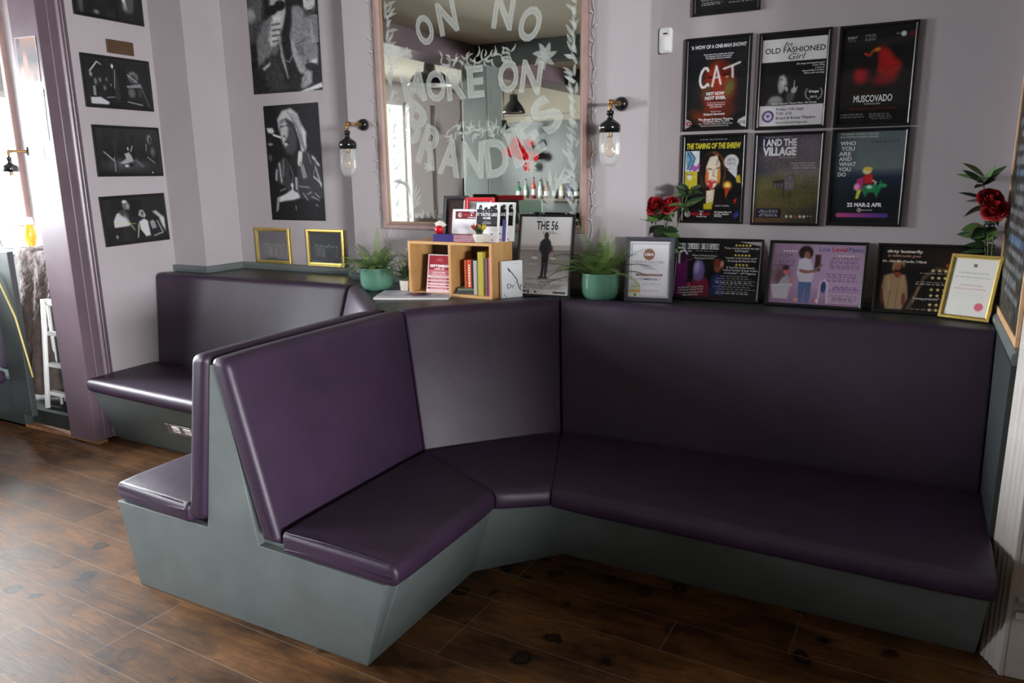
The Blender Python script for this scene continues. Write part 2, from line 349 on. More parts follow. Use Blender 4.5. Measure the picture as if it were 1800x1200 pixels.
# ------------------------------------------------------------------ dado rail round the alcove and ledge
def rail(pts, z0, z1, d, name, m='slate'):
    """moulding along a wall line; d = projection to the right-hand side of travel"""
    mb = MB(); pr = [(0, 0), (d * .72, 0), (d, .35), (d, .75), (d * .6, 1), (0, 1)]
    rows = []; n = len(pts)
    for i, (x, y) in enumerate(pts):
        def nrm(a, b):
            dx, dy = b[0] - a[0], b[1] - a[1]; l = math.hypot(dx, dy); return (dy / l, -dx / l)
        n0 = nrm(pts[i - 1], pts[i]) if i else nrm(pts[0], pts[1]); n1 = nrm(pts[i], pts[i + 1]) if i < n - 1 else n0
        bx, by = n0[0] + n1[0], n0[1] + n1[1]; k = 2 / (bx * bx + by * by); bx *= k; by *= k
        rows.append([(x + bx * q, y + by * q, z0 + (z1 - z0) * t) for q, t in pr])
    m_ = len(pr); v = [p for r in rows for p in r]; f = []
    for i in range(n - 1):
        for j in range(m_): f.append((i * m_ + j, i * m_ + (j + 1) % m_, (i + 1) * m_ + (j + 1) % m_, (i + 1) * m_ + j))
    f += [tuple(range(m_)), tuple((n - 1) * m_ + j for j in range(m_))]
    mb.add(v, f); return struct(name, mb, m, .003)
rail([(-4.80, 3.69), (-4.80, 3.717), (-4.47, 3.717), (-4.47, 4.05), (-3.22, 4.05), (-3.22, 3.85), (-1.258, 3.85), (-1.258, 4.0), (.35, 4.0), (.35, 2.99)], E - .66, E - .613, .028, 'trim_9')
struct('trim_10', MB().box((.325, 2.99, 0), (.35, 3.99, E - .66)), 'slated')
# ------------------------------------------------------------------ upholstered booths
def rsec(poly, rad, n=5):
    """2D outline with rounded corners -> list of points"""
    out = []; k = len(poly)
    for i, p in enumerate(poly):
        r = rad[i] if isinstance(rad, (list, tuple)) else rad
        a = Vector(poly[i - 1]); b = Vector(p); c = Vector(poly[(i + 1) % k])
        u = (a - b).normalized(); w = (c - b).normalized(); ang = u.angle(w); d = min(r / math.tan(ang / 2), .48 * (a - b).length, .48 * (c - b).length)
        p0 = b + u * d; p1 = b + w * d
        for j in range(n + 1):
            t = j / n; q = p0 * (1 - t) ** 2 + b * (2 * t * (1 - t)) + p1 * t * t
            out.append(q)
    return out
def loft(secA, secB, r=.012, puff=.006, n=10, rA=None, rB=None):
    """closed cushion between two end outlines, ends rounded by r, slightly domed"""
    A = np.array(secA, float); B = np.array(secB, float); mdir = (B - A).mean(0); Ln = np.linalg.norm(mdir); mdir /= Ln
    st = []
    def rnd(r): return [(r * (1 - math.cos(k / 6 * PI / 2)) / Ln, r * (1 - math.sin(k / 6 * PI / 2))) for k in range(7)]
    rA = rA or r; rB = rB or r
    mid = [(rA / Ln + (1 - (rA + rB) / Ln) * k / n, 0) for k in range(1, n)]
    st = rnd(rA) + mid + [(1 - s, i) for s, i in rnd(rB)[::-1]]
    rows = []
    for s, ins in st:
        P = A * (1 - s) + B * s; T = np.roll(P, -1, 0) - np.roll(P, 1, 0); N = np.cross(mdir, T); N /= (np.linalg.norm(N, axis=1, keepdims=True) + 1e-12)
        C = P.mean(0)
        if ((P - C) * N).sum() < 0: N = -N
        dm = puff * (1 - abs(2 * s - 1) ** 6)
        rows.append(P + N * (dm - ins))
    mb = MB(); mb.grid([list(map(tuple, np.vstack([q, q[:1]]))) for q in rows])
    for q in (rows[0], rows[-1]):
        c = q.mean(0); k = len(q); mb.add([tuple(c)] + [tuple(x) for x in q], [(0, 1 + j, 1 + (j + 1) % k) for j in range(k)], True)
    return mb
def weld(o, d=.0004):
    bm = bmesh.new(); bm.from_mesh(o.data); bmesh.ops.remove_doubles(bm, verts=bm.verts, dist=d); bmesh.ops.recalc_face_normals(bm, faces=bm.faces); bm.to_mesh(o.data); bm.free(); return o
ST, SB = E - 1.285, E - 1.375            # seat top and underside
def seat(parent, bl, br, fr, fl, **k):
    """bl/br back corners, fl/fr nose corners in plan"""
    prof = rsec([(0, SB), (1, SB), (1, ST), (0, ST)], 0)
    def sec(f, b):
        f = Vector(f); b = Vector(b); d = (b - f).length; pr = rsec([(0, SB + .004), (d, SB + .004), (d, ST), (0, ST - .004)], [.040, .024, .024, .046])
        return [(f.x + (b.x - f.x) * q.x / d, f.y + (b.y - f.y) * q.x / d, q.y) for q in pr]
    return weld(loft(sec(fl, bl), sec(fr, br), **k).build('seat_cushion', 'leather', parent))
def backrest(parent, a0, a1, ta, b0, b1, tb, zt=E - .652, zb=ST - .06, th=.088, **k):
    """a0 plan point of the face at the seat, a1 at the top, ta thickness direction (both ends)"""
    def sec(p0, p1, t):
        Hh = math.hypot(zt - zb, math.hypot(p1[0] - p0[0], p1[1] - p0[1]))
        pr = rsec([(0, 0), (Hh, 0), (Hh, th), (0, th)], [.03, .036, .034, .03])
        return [(p0[0] + (p1[0] - p0[0]) * q.x / Hh + t[0] * q.y, p0[1] + (p1[1] - p0[1]) * q.x / Hh + t[1] * q.y, zb + (zt - zb) * q.x / Hh) for q in pr]
    return weld(loft(sec(a0, a1, ta), sec(b0, b1, tb), **k).build('back_cushion', 'leather', parent))
def grille(parent, c, u, w, h, nrm, name='vent_grille'):
    """pressed steel louvre plate: centre c, along u, outward normal nrm"""
    u = Vector(u).normalized(); nn = Vector(nrm).normalized(); vv = nn.cross(u); vv = -vv if vv.z < 0 else vv; c = Vector(c) + nn * .001
    mb = MB()
    def P(a, b, d): return tuple(c + u * a + vv * b + nn * d)
    def bx(a0, a1, b0, b1, d0, d1):
        v = [P(a, b, d) for d in (d0, d1) for a, b in ((a0, b0), (a1, b0), (a1, b1), (a0, b1))]
        mb.add(v, [(3, 2, 1, 0), (4, 5, 6, 7), (0, 1, 5, 4), (1, 2, 6, 5), (2, 3, 7, 6), (3, 0, 4, 7)])
    bx(-w / 2, w / 2, -h / 2, h / 2, 0, .002)
    o = mb.build(name, 'steel', parent, .0008)
    k = 0
    for s in (-1, 1):
        for j in range(4):
            lm = MB(); cx = s * w * .195; cz = (j - 1.5) * h * .165; Lw = w * .15; rows = []
            for i in range(9):
                t = -1 + 2 * i / 8; rr = h * .058 * math.sqrt(max(0.02, 1 - abs(t) ** 6))
                rows.append([P(cx + Lw * t, cz + rr * 1.2 * math.cos(q), .002 + rr * math.sin(q)) for q in (0, PI / 4, PI / 2, 3 * PI / 4, PI)])
            lm.grid(rows); lm.build('louvre', 'steel', o)
    for s in (-1, 1):
        mbs = MB(); v = Vector(P(s * w * .46, h * .38, .002)); mbs.sphere(tuple(v), .003, 8, 4); mbs.build('screw', 'steel', o)
    return o
# --- near booth
bA = thing('banquette', 'near corner banquette in three aubergine leather sections on slate base below the poster wall', 'bench seat', (-1.0, 3.0, 0))
def into(o, root): o.location = Vector(o.location) - root.location; return o
ya = 1.855
S_ = [seat(bA, (-1.985, ya), (-1.985, 2.80), (-1.447, 2.53), (-1.447, ya - .012), rA=.022),
      seat(bA, (-1.985, 2.80), (-1.512, 3.335), (-1.25, 2.665), (-1.447, 2.53), puff=.004),
      seat(bA, (-1.512, 3.335), (.332, 3.40), (.332, 2.63), (-1.25, 2.645), n=24)]
B_ = [backrest(bA, (-2.00, ya + .004), (-2.195, ya + .006), (-1, 0), (-1.995, 2.815), (-2.20, 2.975), (-.93, .40), rA=.028),
      backrest(bA, (-1.995, 2.815), (-2.20, 2.975), (-.93, .40), (-1.515, 3.345), (-1.64, 3.60), (-.37, .93), puff=.008),
      backrest(bA, (-1.515, 3.345), (-1.64, 3.60), (-.37, .93), (.322, 3.415), (.322, 3.575), (0, 1), n=24, puff=.004)]
base = MB()
top = [(-1.49, 1.92), (-1.49, 2.575), (-1.235, 2.735), (.33, 2.74), (.33, 3.66), (-1.70, 3.66), (-2.16, 3.02), (-2.16, 1.92)]
flo = [(-1.63, 1.92), (-1.63, 2.635), (-1.335, 2.965), (.33, 2.965), (.33, 3.66), (-1.70, 3.66), (-2.16, 3.02), (-2.16, 1.92)]
base.prism(flo, 0.0, SB - .002, 'z', top)
S_.append(base.build('base', 'slate', bA, .004))
ep = MB().prism([(-2.90, .0), (-1.63, .0), (-1.53, E - 1.40), (-2.137, E - 1.388), (-2.268, E - .685), (-2.308, E - .685), (-2.418, E - 1.372), (-2.985, E - 1.372)], 1.885, 1.92, 'y')
S_.append(ep.build('end_panel', 'slate', bA, .003))
sm = MB()   # stitched seam along the seat end
sm.tube([(-1.965, ya + .006, ST + .001), (-1.75, ya + .004, ST + .005), (-1.50, ya - .001, ST - .001), (-1.475, ya + .002, ST - .010)], .0028, 6)
S_.append(sm.build('seam', 'leather', bA))
for o in S_ + B_: into(o, bA)
t_ = Vector((0, 2.965 - 2.74, -SB)); nn = Vector((0, -SB, -(2.965 - 2.74))).normalized()
g = grille(bA, Vector((-.522, 2.853 - .002, E - 1.517)) - bA.location, (1, 0, 0), .278, .078, nn)
# --- far booth
bB = thing('banquette', 'far booth banquette of aubergine leather along the alcove, backing onto the near one', 'bench seat', (-3.4, 3.0, 0))
yb = 1.875
S2 = [seat(bB, (-2.50, 2.77), (-2.50, yb - .01), (-3.0, yb + .02), (-3.0, 2.50), rB=.022),
      seat(bB, (-3.12, 3.37), (-2.50, 2.77), (-3.0, 2.50), (-3.24, 2.865), puff=.004),
      seat(bB, (-4.765, 3.43), (-3.12, 3.37), (-3.24, 2.85), (-4.768, 2.905), n=24)]
B2 = [backrest(bB, (-2.495, 2.78), (-2.40, 2.925), (.93, .40), (-2.505, yb - .01), (-2.40, yb), (1, 0), zb=ST - .055, rB=.028),
      backrest(bB, (-3.125, 3.375), (-3.03, 3.55), (.40, .92), (-2.495, 2.78), (-2.40, 2.925), (.93, .40), puff=.008),
      backrest(bB, (-4.755, 3.435), (-4.755, 3.50), (0, 1), (-3.125, 3.375), (-3.03, 3.55), (.40, .92), n=24, r=.03, puff=.004)]
base = MB()
top = [(-2.96, 1.92), (-2.43, 1.92), (-2.43, 2.80), (-3.08, 3.45), (-4.755, 3.62), (-4.755, 2.93), (-3.20, 2.93), (-2.96, 2.55)]
flo = [(-2.90, 1.92), (-2.43, 1.92), (-2.43, 2.80), (-3.08, 3.45), (-4.755, 3.62), (-4.755, 3.08), (-3.15, 3.08), (-2.90, 2.62)]
base.prism(flo, 0, SB - .002, 'z', top); S2.append(base.build('base', 'slate', bB, .004))
sm = MB().tube([(-2.53, yb - .006, ST + .002), (-2.75, yb + .002, ST + .005), (-2.95, yb + .016, ST), (-2.975, yb + .022, ST - .008)], .0028, 6)
S2.append(sm.build('seam', 'leather', bB))
for o in S2 + B2: into(o, bB)
nn = Vector((0, -SB, -.15)).normalized()
grille(bB, Vector((-3.975, 2.994, E - 1.553)) - bB.location, (1, 0, 0), .278, .078, nn)
# --- ledge behind both booths
lg = [(-4.755, 3.605), (-3.075, 3.655), (-2.46, 3.03), (-2.305, 2.97), (-1.68, 3.70), (.345, 3.68), (.345, 3.998), (-1.262, 3.998), (-1.262, 3.848), (-3.224, 3.848), (-3.224, 4.048), (-4.468, 4.048), (-4.468, 3.715), (-4.755, 3.715)]
o = MB().prism(lg, E - .695, E - .66).build('ledge_shelf', 'slated', None, .004)
o.location = (0, 0, 0); tag(o, 'dark slate painted ledge running behind the banquette backs against the wall', 'shelf')
for x0, x1, y in ((-4.44, -3.26, 3.80), (-4.44, -3.26, 3.93)):
    pass
# ------------------------------------------------------------------ printed artwork: a painted grid of coloured cells plus lettering
S2L_LUT = np.array([s2l((i / 1023,))[0] for i in range(1024)], dtype=np.float32)
def lin(a): return S2L_LUT[np.clip(a * 1023, 0, 1023).astype(int)]
class Pic:
    """colours 0..255; u to the right 0..1, v downwards 0..1; radii and widths in units of the height"""
    def __init__(s, w, h, bg, n=100):
        s.w, s.h = w, h; s.ar = w / h; s.H = n; s.W = max(8, int(n * s.ar))
        U, V = np.meshgrid(np.linspace(0, 1, s.W + 1), np.linspace(0, 1, s.H + 1)); s.U, s.V = U, V; s.X = U * s.ar; s.Y = V
        s.a = np.zeros((s.H + 1, s.W + 1, 3)); s.a[:] = np.array(bg) / 255; s.let = []; s.q = .55 / n
    def mix(s, m, c):
        m = np.clip(m, 0, 1)[..., None]; s.a = s.a * (1 - m) + m * np.array(c) / 255; return s
    def vg(s, v0, v1, c0, c1, u0=0, u1=1):
        t = np.clip((s.V - v0) / (v1 - v0), 0, 1)[..., None]; m = ((s.V >= v0 - .003) & (s.V <= v1 + .003) & (s.U >= u0) & (s.U <= u1))[..., None]
        s.a = np.where(m, (np.array(c0) * (1 - t) + np.array(c1) * t) / 255, s.a); return s
    def hg(s, v0, v1, u0, u1, c0, c1, al=1):
        t = np.clip((s.U - u0) / (u1 - u0), 0, 1)[..., None]; m = ((s.V >= v0) & (s.V <= v1) & (s.U >= u0) & (s.U <= u1))[..., None] * al
        s.a = s.a * (1 - m) + m * (np.array(c0) * (1 - t) + np.array(c1) * t) / 255; return s
    def rc(s, u0, v0, u1, v1, c, al=1):
        return s.mix(al * ((s.U >= u0) & (s.U <= u1) & (s.V >= v0) & (s.V <= v1)), c)
    def el(s, u, v, ru, rv, c, soft=.15, rot=0, al=1):
        dx = s.X - u * s.ar; dy = s.Y - v; a = R(rot); x = dx * math.cos(a) + dy * math.sin(a); y = -dx * math.sin(a) + dy * math.cos(a)
        d = np.sqrt((x / ru) ** 2 + (y / rv) ** 2); sf = max(soft, s.q / min(ru, rv)); return s.mix(al * (1 - (d - 1 + sf) / (2 * sf)), c)
    def po(s, pts, c, soft=0, al=1):
        P = [(u * s.ar, v) for u, v in pts]; ins = np.zeros_like(s.X, bool); dm = np.full_like(s.X, 9.)
        for i in range(len(P)):
            (x0, y0), (x1, y1) = P[i - 1], P[i]
            cr = ((y0 > s.Y) != (y1 > s.Y)); xx = x0 + (s.Y - y0) * (x1 - x0) / ((y1 - y0) or 1e-9); ins ^= cr & (s.X < xx)
            ex, ey = x1 - x0, y1 - y0; t = np.clip(((s.X - x0) * ex + (s.Y - y0) * ey) / (ex * ex + ey * ey + 1e-12), 0, 1)
            dm = np.minimum(dm, np.hypot(s.X - x0 - t * ex, s.Y - y0 - t * ey))
        sd = np.where(ins, dm, -dm); sf = max(soft, s.q); return s.mix(al * (sd + sf) / (2 * sf), c)
    def ln(s, pts, w, c, soft=0, al=1):
        P = [(u * s.ar, v) for u, v in pts]; dm = np.full_like(s.X, 9.)
        for i in range(1, len(P)):
            (x0, y0), (x1, y1) = P[i - 1], P[i]; ex, ey = x1 - x0, y1 - y0
            t = np.clip(((s.X - x0) * ex + (s.Y - y0) * ey) / (ex * ex + ey * ey + 1e-12), 0, 1)
            dm = np.minimum(dm, np.hypot(s.X - x0 - t * ex, s.Y - y0 - t * ey))
        sf = max(soft, s.q); return s.mix(al * (w / 2 - dm + sf) / (2 * sf), c)
    def noise(s, amt, cell=1, seed=1):
        rs = np.random.RandomState(seed); hh, ww = s.H // cell + 2, s.W // cell + 2; g = rs.randn(hh, ww)
        k = np.kron(g, np.ones((cell, cell)))[:s.H + 1, :s.W + 1]; s.a = np.clip(s.a + (k * amt)[..., None], 0, 1); return s
    def tx(s, t, u0, v0, u1, v1, c, bold=.0, shear=0, fit='box', rot=0, al='c'):
        s.let.append((t, u0, v0, u1, v1, c, bold, shear, fit, rot, al)); return s
    def star(s, u, v, r, c):
        s.let.append(('*', u, v, r, 0, c, 0, 0, 'star', 0, 'c')); return s
    def bars(s, u0, v0, u1, v1, n, c, fill=.5, seed=0, al=.8, ragged=.12):
        """rows of unreadable small print"""
        rs = np.random.RandomState(seed + 3); dv = (v1 - v0) / n
        for k in range(n):
            va = v0 + dv * k; u = u0 + rs.rand() * ragged * (u1 - u0); ue = u1 - rs.rand() * ragged * (u1 - u0)
            while u < ue:
                w = (.02 + .05 * rs.rand()) * .8; s.rc(u, va, min(u + w, ue), va + dv * fill, c, al); u += w + .016
        return s
TXT = {}
def textgeo(t, bold=0, shear=0):
    k = (t, round(bold, 3), round(shear, 2))
    if k in TXT: return TXT[k]
    cu = bpy.data.curves.new('t', 'FONT'); cu.body = t; cu.size = 1; cu.offset = bold; cu.shear = shear; cu.resolution_u = 3; cu.fill_mode = 'FRONT'
    ob = bpy.data.objects.new('t', cu); me = bpy.data.meshes.new_from_object(ob)
    v = np.array([x.co[:2] for x in me.vertices]) if len(me.vertices) else np.zeros((0, 2)); f = [tuple(p.vertices) for p in me.polygons]
    bpy.data.objects.remove(ob); bpy.data.curves.remove(cu); bpy.data.meshes.remove(me)
    TXT[k] = (v, f); return TXT[k]
def put_text(mb, t, x0, z0, x1, z1, y, col, bold=0, shear=0, fit='box', rot=0, al='c'):
    v, f = textgeo(t, bold, shear)
    if len(v) == 0: return
    lo, hi = v.min(0), v.max(0)
    if not any(ch.isupper() or ch.isdigit() or ch in 'bdfhklt£"' for ch in t): pass
    sz = hi - lo; W_, H_ = x1 - x0, z1 - z0
    if fit == 'box': sx, sy = W_ / sz[0], H_ / sz[1]
    else:
        sy = H_ / .73; sx = sy * (fit if isinstance(fit, (int, float)) else 1)
        if sz[0] * sx > W_: sx = W_ / sz[0]
    p = (v - lo) * [sx, sy] if fit == 'box' else (v - [lo[0], 0]) * [sx, sy]
    if fit != 'box':
        wd = sz[0] * sx; p[:, 0] += {'c': (W_ - wd) / 2, 'l': 0, 'r': W_ - wd}[al]
    if rot:
        c = np.array([W_ / 2, H_ / 2]); a = R(rot); q = p - c; p = np.stack([q[:, 0] * math.cos(a) - q[:, 1] * math.sin(a), q[:, 0] * math.sin(a) + q[:, 1] * math.cos(a)], 1) + c
    mb.add([(x0 + a, y, z0 + b) for a, b in p], f, False, (*rgb(*col), 1))
def print_parts(pic, parent, y=0, mtl='print', x0=0, z0=0, thick=.0008, name='print'):
    """the printed sheet with its lettering, front towards local -y, lower-left corner at (x0, z0)"""
    w, h = pic.w, pic.h; Hh, Ww = pic.H + 1, pic.W + 1
    vs = np.stack([x0 + pic.U * w, np.full_like(pic.U, y), z0 + (1 - pic.V) * h], -1).reshape(-1, 3)
    idx = np.arange(Hh * Ww).reshape(Hh, Ww); q = np.stack([idx[:-1, :-1], idx[1:, :-1], idx[1:, 1:], idx[:-1, 1:]], -1).reshape(-1, 4)
    c = np.concatenate([lin(pic.a).reshape(-1, 3), np.ones((Hh * Ww, 1))], 1)
    n = len(vs); vb = [(x0, y + thick, z0), (x0 + w, y + thick, z0), (x0 + w, y + thick, z0 + h), (x0, y + thick, z0 + h)]
    me = bpy.data.meshes.new(name)
    side = [tuple(int(i) for i in idx[-1, ::-1]) + (n, n + 1), tuple(int(i) for i in idx[:, -1]) + (n + 1, n + 2), tuple(int(i) for i in idx[0, :]) + (n + 2, n + 3), tuple(int(i) for i in idx[::-1, 0]) + (n + 3, n)]
    faces = [tuple(int(x) for x in f) for f in q] + [(n + 1, n, n + 3, n + 2)]
    mb = MB()
    for k, (t, u0, v0, u1, v1, c2, bold, shear, fit, rot, al) in enumerate(pic.let):
        yy = y - .0003 - .00002 * k
        if fit == 'star':
            cx, cz = x0 + u0 * w, z0 + (1 - v0) * h; r = u1 * h
            mb.add([(cx, yy, cz)] + [(cx + (r if j % 2 == 0 else r * .42) * math.sin(j * PI / 5), yy, cz + (r if j % 2 == 0 else r * .42) * math.cos(j * PI / 5)) for j in range(10)], [(0, 1 + (j + 1) % 10, 1 + j) for j in range(10)], False, (*rgb(*c2), 1))
        else: put_text(mb, t, x0 + u0 * w, z0 + (1 - v1) * h, x0 + u1 * w, z0 + (1 - v0) * h, yy, c2, bold, shear, fit, rot, al)
    faces += [tuple(i + n + 4 for i in f) for f in mb.f]
    me.from_pydata([tuple(p) for p in vs] + vb + mb.v, [], faces)
    cc = np.concatenate([c, np.tile([.7, .7, .7, 1], (4, 1))] + ([np.array(mb.c)] if mb.c else [])).astype(np.float32)
    at = me.attributes.new('Col', 'FLOAT_COLOR', 'POINT'); at.data.foreach_set('color', cc.ravel()); me.materials.append(M[mtl]); me.update()
    o = bpy.data.objects.new(name, me); COL.objects.link(o); o.parent = parent
    return o
def frame_mesh(w, h, b, d, lip=.35):
    """mitred picture frame bars with a stepped profile; outer size w x h, front at y=0, back at y=d"""
    pr = [(0, d), (0, .0015), (.0015, 0), (b * .62, 0), (b * .72, .002), (b, .004), (b, d)]   # (distance inward, y)
    mb = MB(); rows = []
    for cx, cz, sx, sz in ((0, 0, 1, 1), (w, 0, -1, 1), (w, h, -1, -1), (0, h, 1, -1)):
        rows.append([(cx + sx * i, y, cz + sz * i) for i, y in pr])
    n = len(pr); v = [p for r in rows for p in r]; f = []
    for k in range(4):
        for j in range(n): f.append((k * n + j, k * n + (j + 1) % n, ((k + 1) % 4) * n + (j + 1) % n, ((k + 1) % 4) * n + j))
    return mb.add(v, f)
def framed(label, pic, loc, rx=0, rz=0, b=.014, d=.018, fm='black', name='framed_poster', cat='poster', group=None, gap=0, glass=True, mtl='print'):
    """origin: lower-left back corner of the frame. pic covers the area inside the frame lip"""
    w, h = pic.w + 2 * b - .004, pic.h + 2 * b - .004
    t = thing(name, label, cat, loc, (rx, 0, rz), group)
    fr = frame_mesh(w, h, b, d).build('frame', fm, t, loc=(0, -d, 0))
    MB().box((.004, -.006, .004), (w - .004, -.001, h - .004)).build('backing', 'wood_dark', t)
    print_parts(pic, t, -.0075, mtl, b - .002, b - .002)
    if glass: MB().box((b - .003, -d + .0050, b - .003), (w - b + .003, -d + .0062, h - b + .003)).build('glass_pane', 'pane', t)
    return t
WH = (236, 236, 238); BK = (14, 14, 17)
# ------------------------------------------------------------------ posters on the back wall (A3 frames, three columns and two rows, one above)
PW, PH = .303, .427
def P0(bg, n=112): return Pic(PW, PH, bg, n)
def col(k): return (-1.117, -.757, -.397)[k]
# 1 red face
p = P0((17, 19, 25)); p.el(.53, .56, .20, .30, (120, 34, 14), .25).el(.5, .42, .11, .15, (164, 44, 14), .5).el(.44, .66, .09, .14, (150, 40, 16), .5).el(.62, .34, .10, .06, (96, 20, 8), .6)
p.el(.70, .55, .055, .10, (118, 108, 52), .5, 15).el(.35, .58, .05, .09, (86, 64, 34), .6).el(.55, .62, .05, .05, (170, 60, 28), .6).el(.64, .40, .045, .012, (40, 8, 4), .4, -8).el(.40, .42, .045, .012, (40, 8, 4), .4).el(.66, .425, .018, .013, (186, 150, 90), .4).el(.52, .68, .08, .014, (60, 10, 6), .5)
p.el(.30, .88, .16, .07, (120, 44, 12), .6, 20).el(.66, .84, .12, .06, (104, 34, 12), .6, -30).noise(.02, 2)
p.ln([(.345, .345), (.325, .315), (.285, .315), (.245, .35), (.222, .40), (.215, .45), (.228, .50), (.255, .53), (.30, .525), (.345, .495), (.36, .51)], .028, WH, .003)
p.ln([(.42, .52), (.48, .30), (.56, .50)], .024, WH).ln([(.44, .43), (.54, .42)], .016, WH).ln([(.60, .335), (.72, .31), (.86, .275)], .022, WH).ln([(.74, .31), (.75, .43)], .024, WH)
p.tx("'A WOW OF A ONE-MAN SHOW!!'", .05, .055, .95, .10, WH, .03).tx('Dave was in the original cast of Cats.', .2, .155, .82, .172, WH, .02, fit=1).tx('On opening night he was sacked.', .2, .178, .82, .195, WH, .02, fit=1).tx("The sequel's a furious revenge...", .2, .20, .82, .217, WH, .02, fit=1)
p.tx('NOT NOW', .33, .585, .63, .625, WH, .05).tx('NOT EVER.', .31, .635, .66, .675, WH, .05).tx('A New Dark Comedy by', .3, .70, .7, .715, WH, fit=1).tx('Richard Hardwick &', .3, .722, .7, .74, WH, .02, fit=1).tx('Jamie Beamish', .3, .746, .7, .764, WH, .02, fit=1).tx('Performed by', .3, .80, .7, .816, WH, fit=1).tx('Richard Hardwick', .27, .825, .68, .85, WH, .03, fit=1)
p.tx('The Bread & Roses Theatre,', .2, .882, .80, .908, WH, .03, fit=1).tx('68 Clapham Manor St, SW4', .22, .912, .80, .932, WH, .02, fit=1).tx('13th - 17th Jan 7:30pm & Sun 18th Jan 5pm', .16, .938, .84, .955, WH, .01, fit=1).tx('Booking: breadandrosestheatre.co.uk', .12, .962, .86, .978, WH, .01, fit=1)
p.po([(1, .87), (1, 1), (.93, .985), (.86, .94), (.88, .91)], (226, 226, 224)).tx('£10', .89, .925, .985, .96, (20, 20, 20), .02).po([(0, .885), (.08, .91), (.10, .94), (.07, .97), (0, .995)], (224, 222, 222)).el(.045, .94, .028, .028, (150, 26, 36)).el(.045, .94, .013, .013, (220, 200, 200))
framed('black framed poster with red face and white brushed word CAT', p, (-1.117, 4.0, E + .203), group='framed posters on the wall')
# 2 old fashioned girl
p = P0((13, 13, 16)); p.rc(.02, .045, .985, .29, (226, 226, 228)).rc(.02, .765, .985, .985, (228, 226, 230))
p.el(.38, .53, .085, .10, (30, 28, 30), .2).po([(.30, .45), (.36, .43), (.41, .47), (.43, .53), (.41, .58), (.37, .61), (.33, .64), (.30, .62), (.28, .54)], (176, 174, 174), .012).el(.335, .485, .014, .007, (30, 28, 30)).el(.40, .555, .012, .008, (40, 30, 32)).el(.36, .52, .02, .04, (214, 212, 212), .6)
p.po([(.14, .72), (.20, .66), (.30, .65), (.36, .70), (.40, .76), (.10, .76)], (120, 118, 118), .015).po([(.42, .64), (.50, .62), (.56, .66), (.50, .74), (.42, .76)], (86, 84, 84), .012).el(.53, .605, .03, .035, (196, 194, 194), .3, 30).el(.42, .59, .012, .03, (206, 204, 204), .3, -10).ln([(.535, .50), (.53, .585)], .008, WH).ln([(.56, .60), (.58, .57)], .010, (196, 194, 194)).el(.26, .70, .07, .03, (160, 158, 158), .5).noise(.015, 1)
p.tx('In', .34, .085, .47, .135, (30, 30, 34), 0, .35).tx('OLD FASHIONED', .06, .14, .96, .20, (26, 26, 30), .012).tx('Girl', .42, .21, .68, .275, (30, 30, 34), 0, .35)
for k, t in enumerate(('30s songs and forgotten gems', 'of the 1930s,', 'a story of', 'love and life in London.', 'When radio was king.')): p.tx(t, .42, .315 + .026 * k, .965, .333 + .026 * k, WH, .01, .2, 1, 0, 'r')
for s in (-1, 1): p.ln([(.83 + s * .10, .60), (.83 + s * .125, .64), (.83 + s * .11, .69), (.83 + s * .06, .715)], .012, (190, 190, 190))
p.tx('fringe', .755, .615, .905, .65, WH, .05).tx('2015', .78, .675, .88, .697, WH, .02).tx('Khanne Saunders  Richard Mann  Phil Woods', .12, .733, .965, .752, WH, .02, fit=1)
p.el(.155, .88, .065, .065, (70, 48, 112), .05).el(.155, .88, .045, .045, (214, 208, 226), .05).po([(.155, .90), (.12, .86), (.155, .865), (.19, .86)], (80, 56, 120))
for k, t in enumerate(('Friday 11th Sept', '7:30  £10', 'Bread & Roses Theatre')): p.tx(t, .28, .79 + .048 * k, .95, .82 + .048 * k, (34, 34, 38), .01, 0, 1.1, 0, 'l')
p.tx('www.ClaphamFringe.com', .28, .94, .86, .962, (34, 34, 38), .01, 0, 1.1, 0, 'l')
framed('black framed poster with white OLD FASHIONED banner and woman holding a cigarette', p, (-.757, 4.0, E + .196), group='framed posters on the wall')
# 3 muscovado
p = P0((13, 13, 15)); p.el(.66, .42, .11, .15, (150, 18, 18), .3, -22).el(.62, .30, .06, .10, (170, 26, 18), .45, -30).el(.30, .49, .075, .09, (160, 16, 30), .45).el(.74, .40, .07, .05, (176, 26, 26), .6).el(.60, .55, .10, .05, (130, 12, 24), .7).ln([(.34, .27), (.40, .295), (.44, .25), (.52, .225)], .022, (196, 64, 16), .006).el(.50, .235, .035, .018, (214, 128, 30), .5, -15).el(.47, .37, .03, .09, (24, 10, 10), .6).ln([(.62, .46), (.80, .40)], .006, (60, 6, 8), .004).el(.36, .36, .08, .05, (16, 10, 11), .7).noise(.012, 1)
p.tx('MUSCOVADO', .225, .695, .76, .768, WH, .02).tx('BY MATILDA IBINI', .38, .778, .60, .795, (190, 190, 192), .02, fit=1).bars(.36, .665, .62, .678, 1, (96, 20, 26)).bars(.14, .825, .86, .85, 2, (110, 24, 28), .5).bars(.05, .89, .42, .935, 2, (190, 188, 190), .5, 2).bars(.46, .885, .78, .965, 4, (150, 150, 152), .4, 4)
p.tx('BURNT', .08, .085, .215, .107, (190, 190, 190), .02).bars(.08, .115, .20, .145, 2, (150, 150, 150)).bars(.31, .08, .48, .145, 3, (140, 140, 142)).el(.84, .095, .026, .026, (220, 220, 220)).bars(.73, .088, .80, .102, 1, (200, 200, 200)).el(.95, .10, .030, .030, (96, 24, 26))
framed('black framed poster with glowing red hooded figure above white MUSCOVADO', p, (-.397, 4.0, E + .193), group='framed posters on the wall')
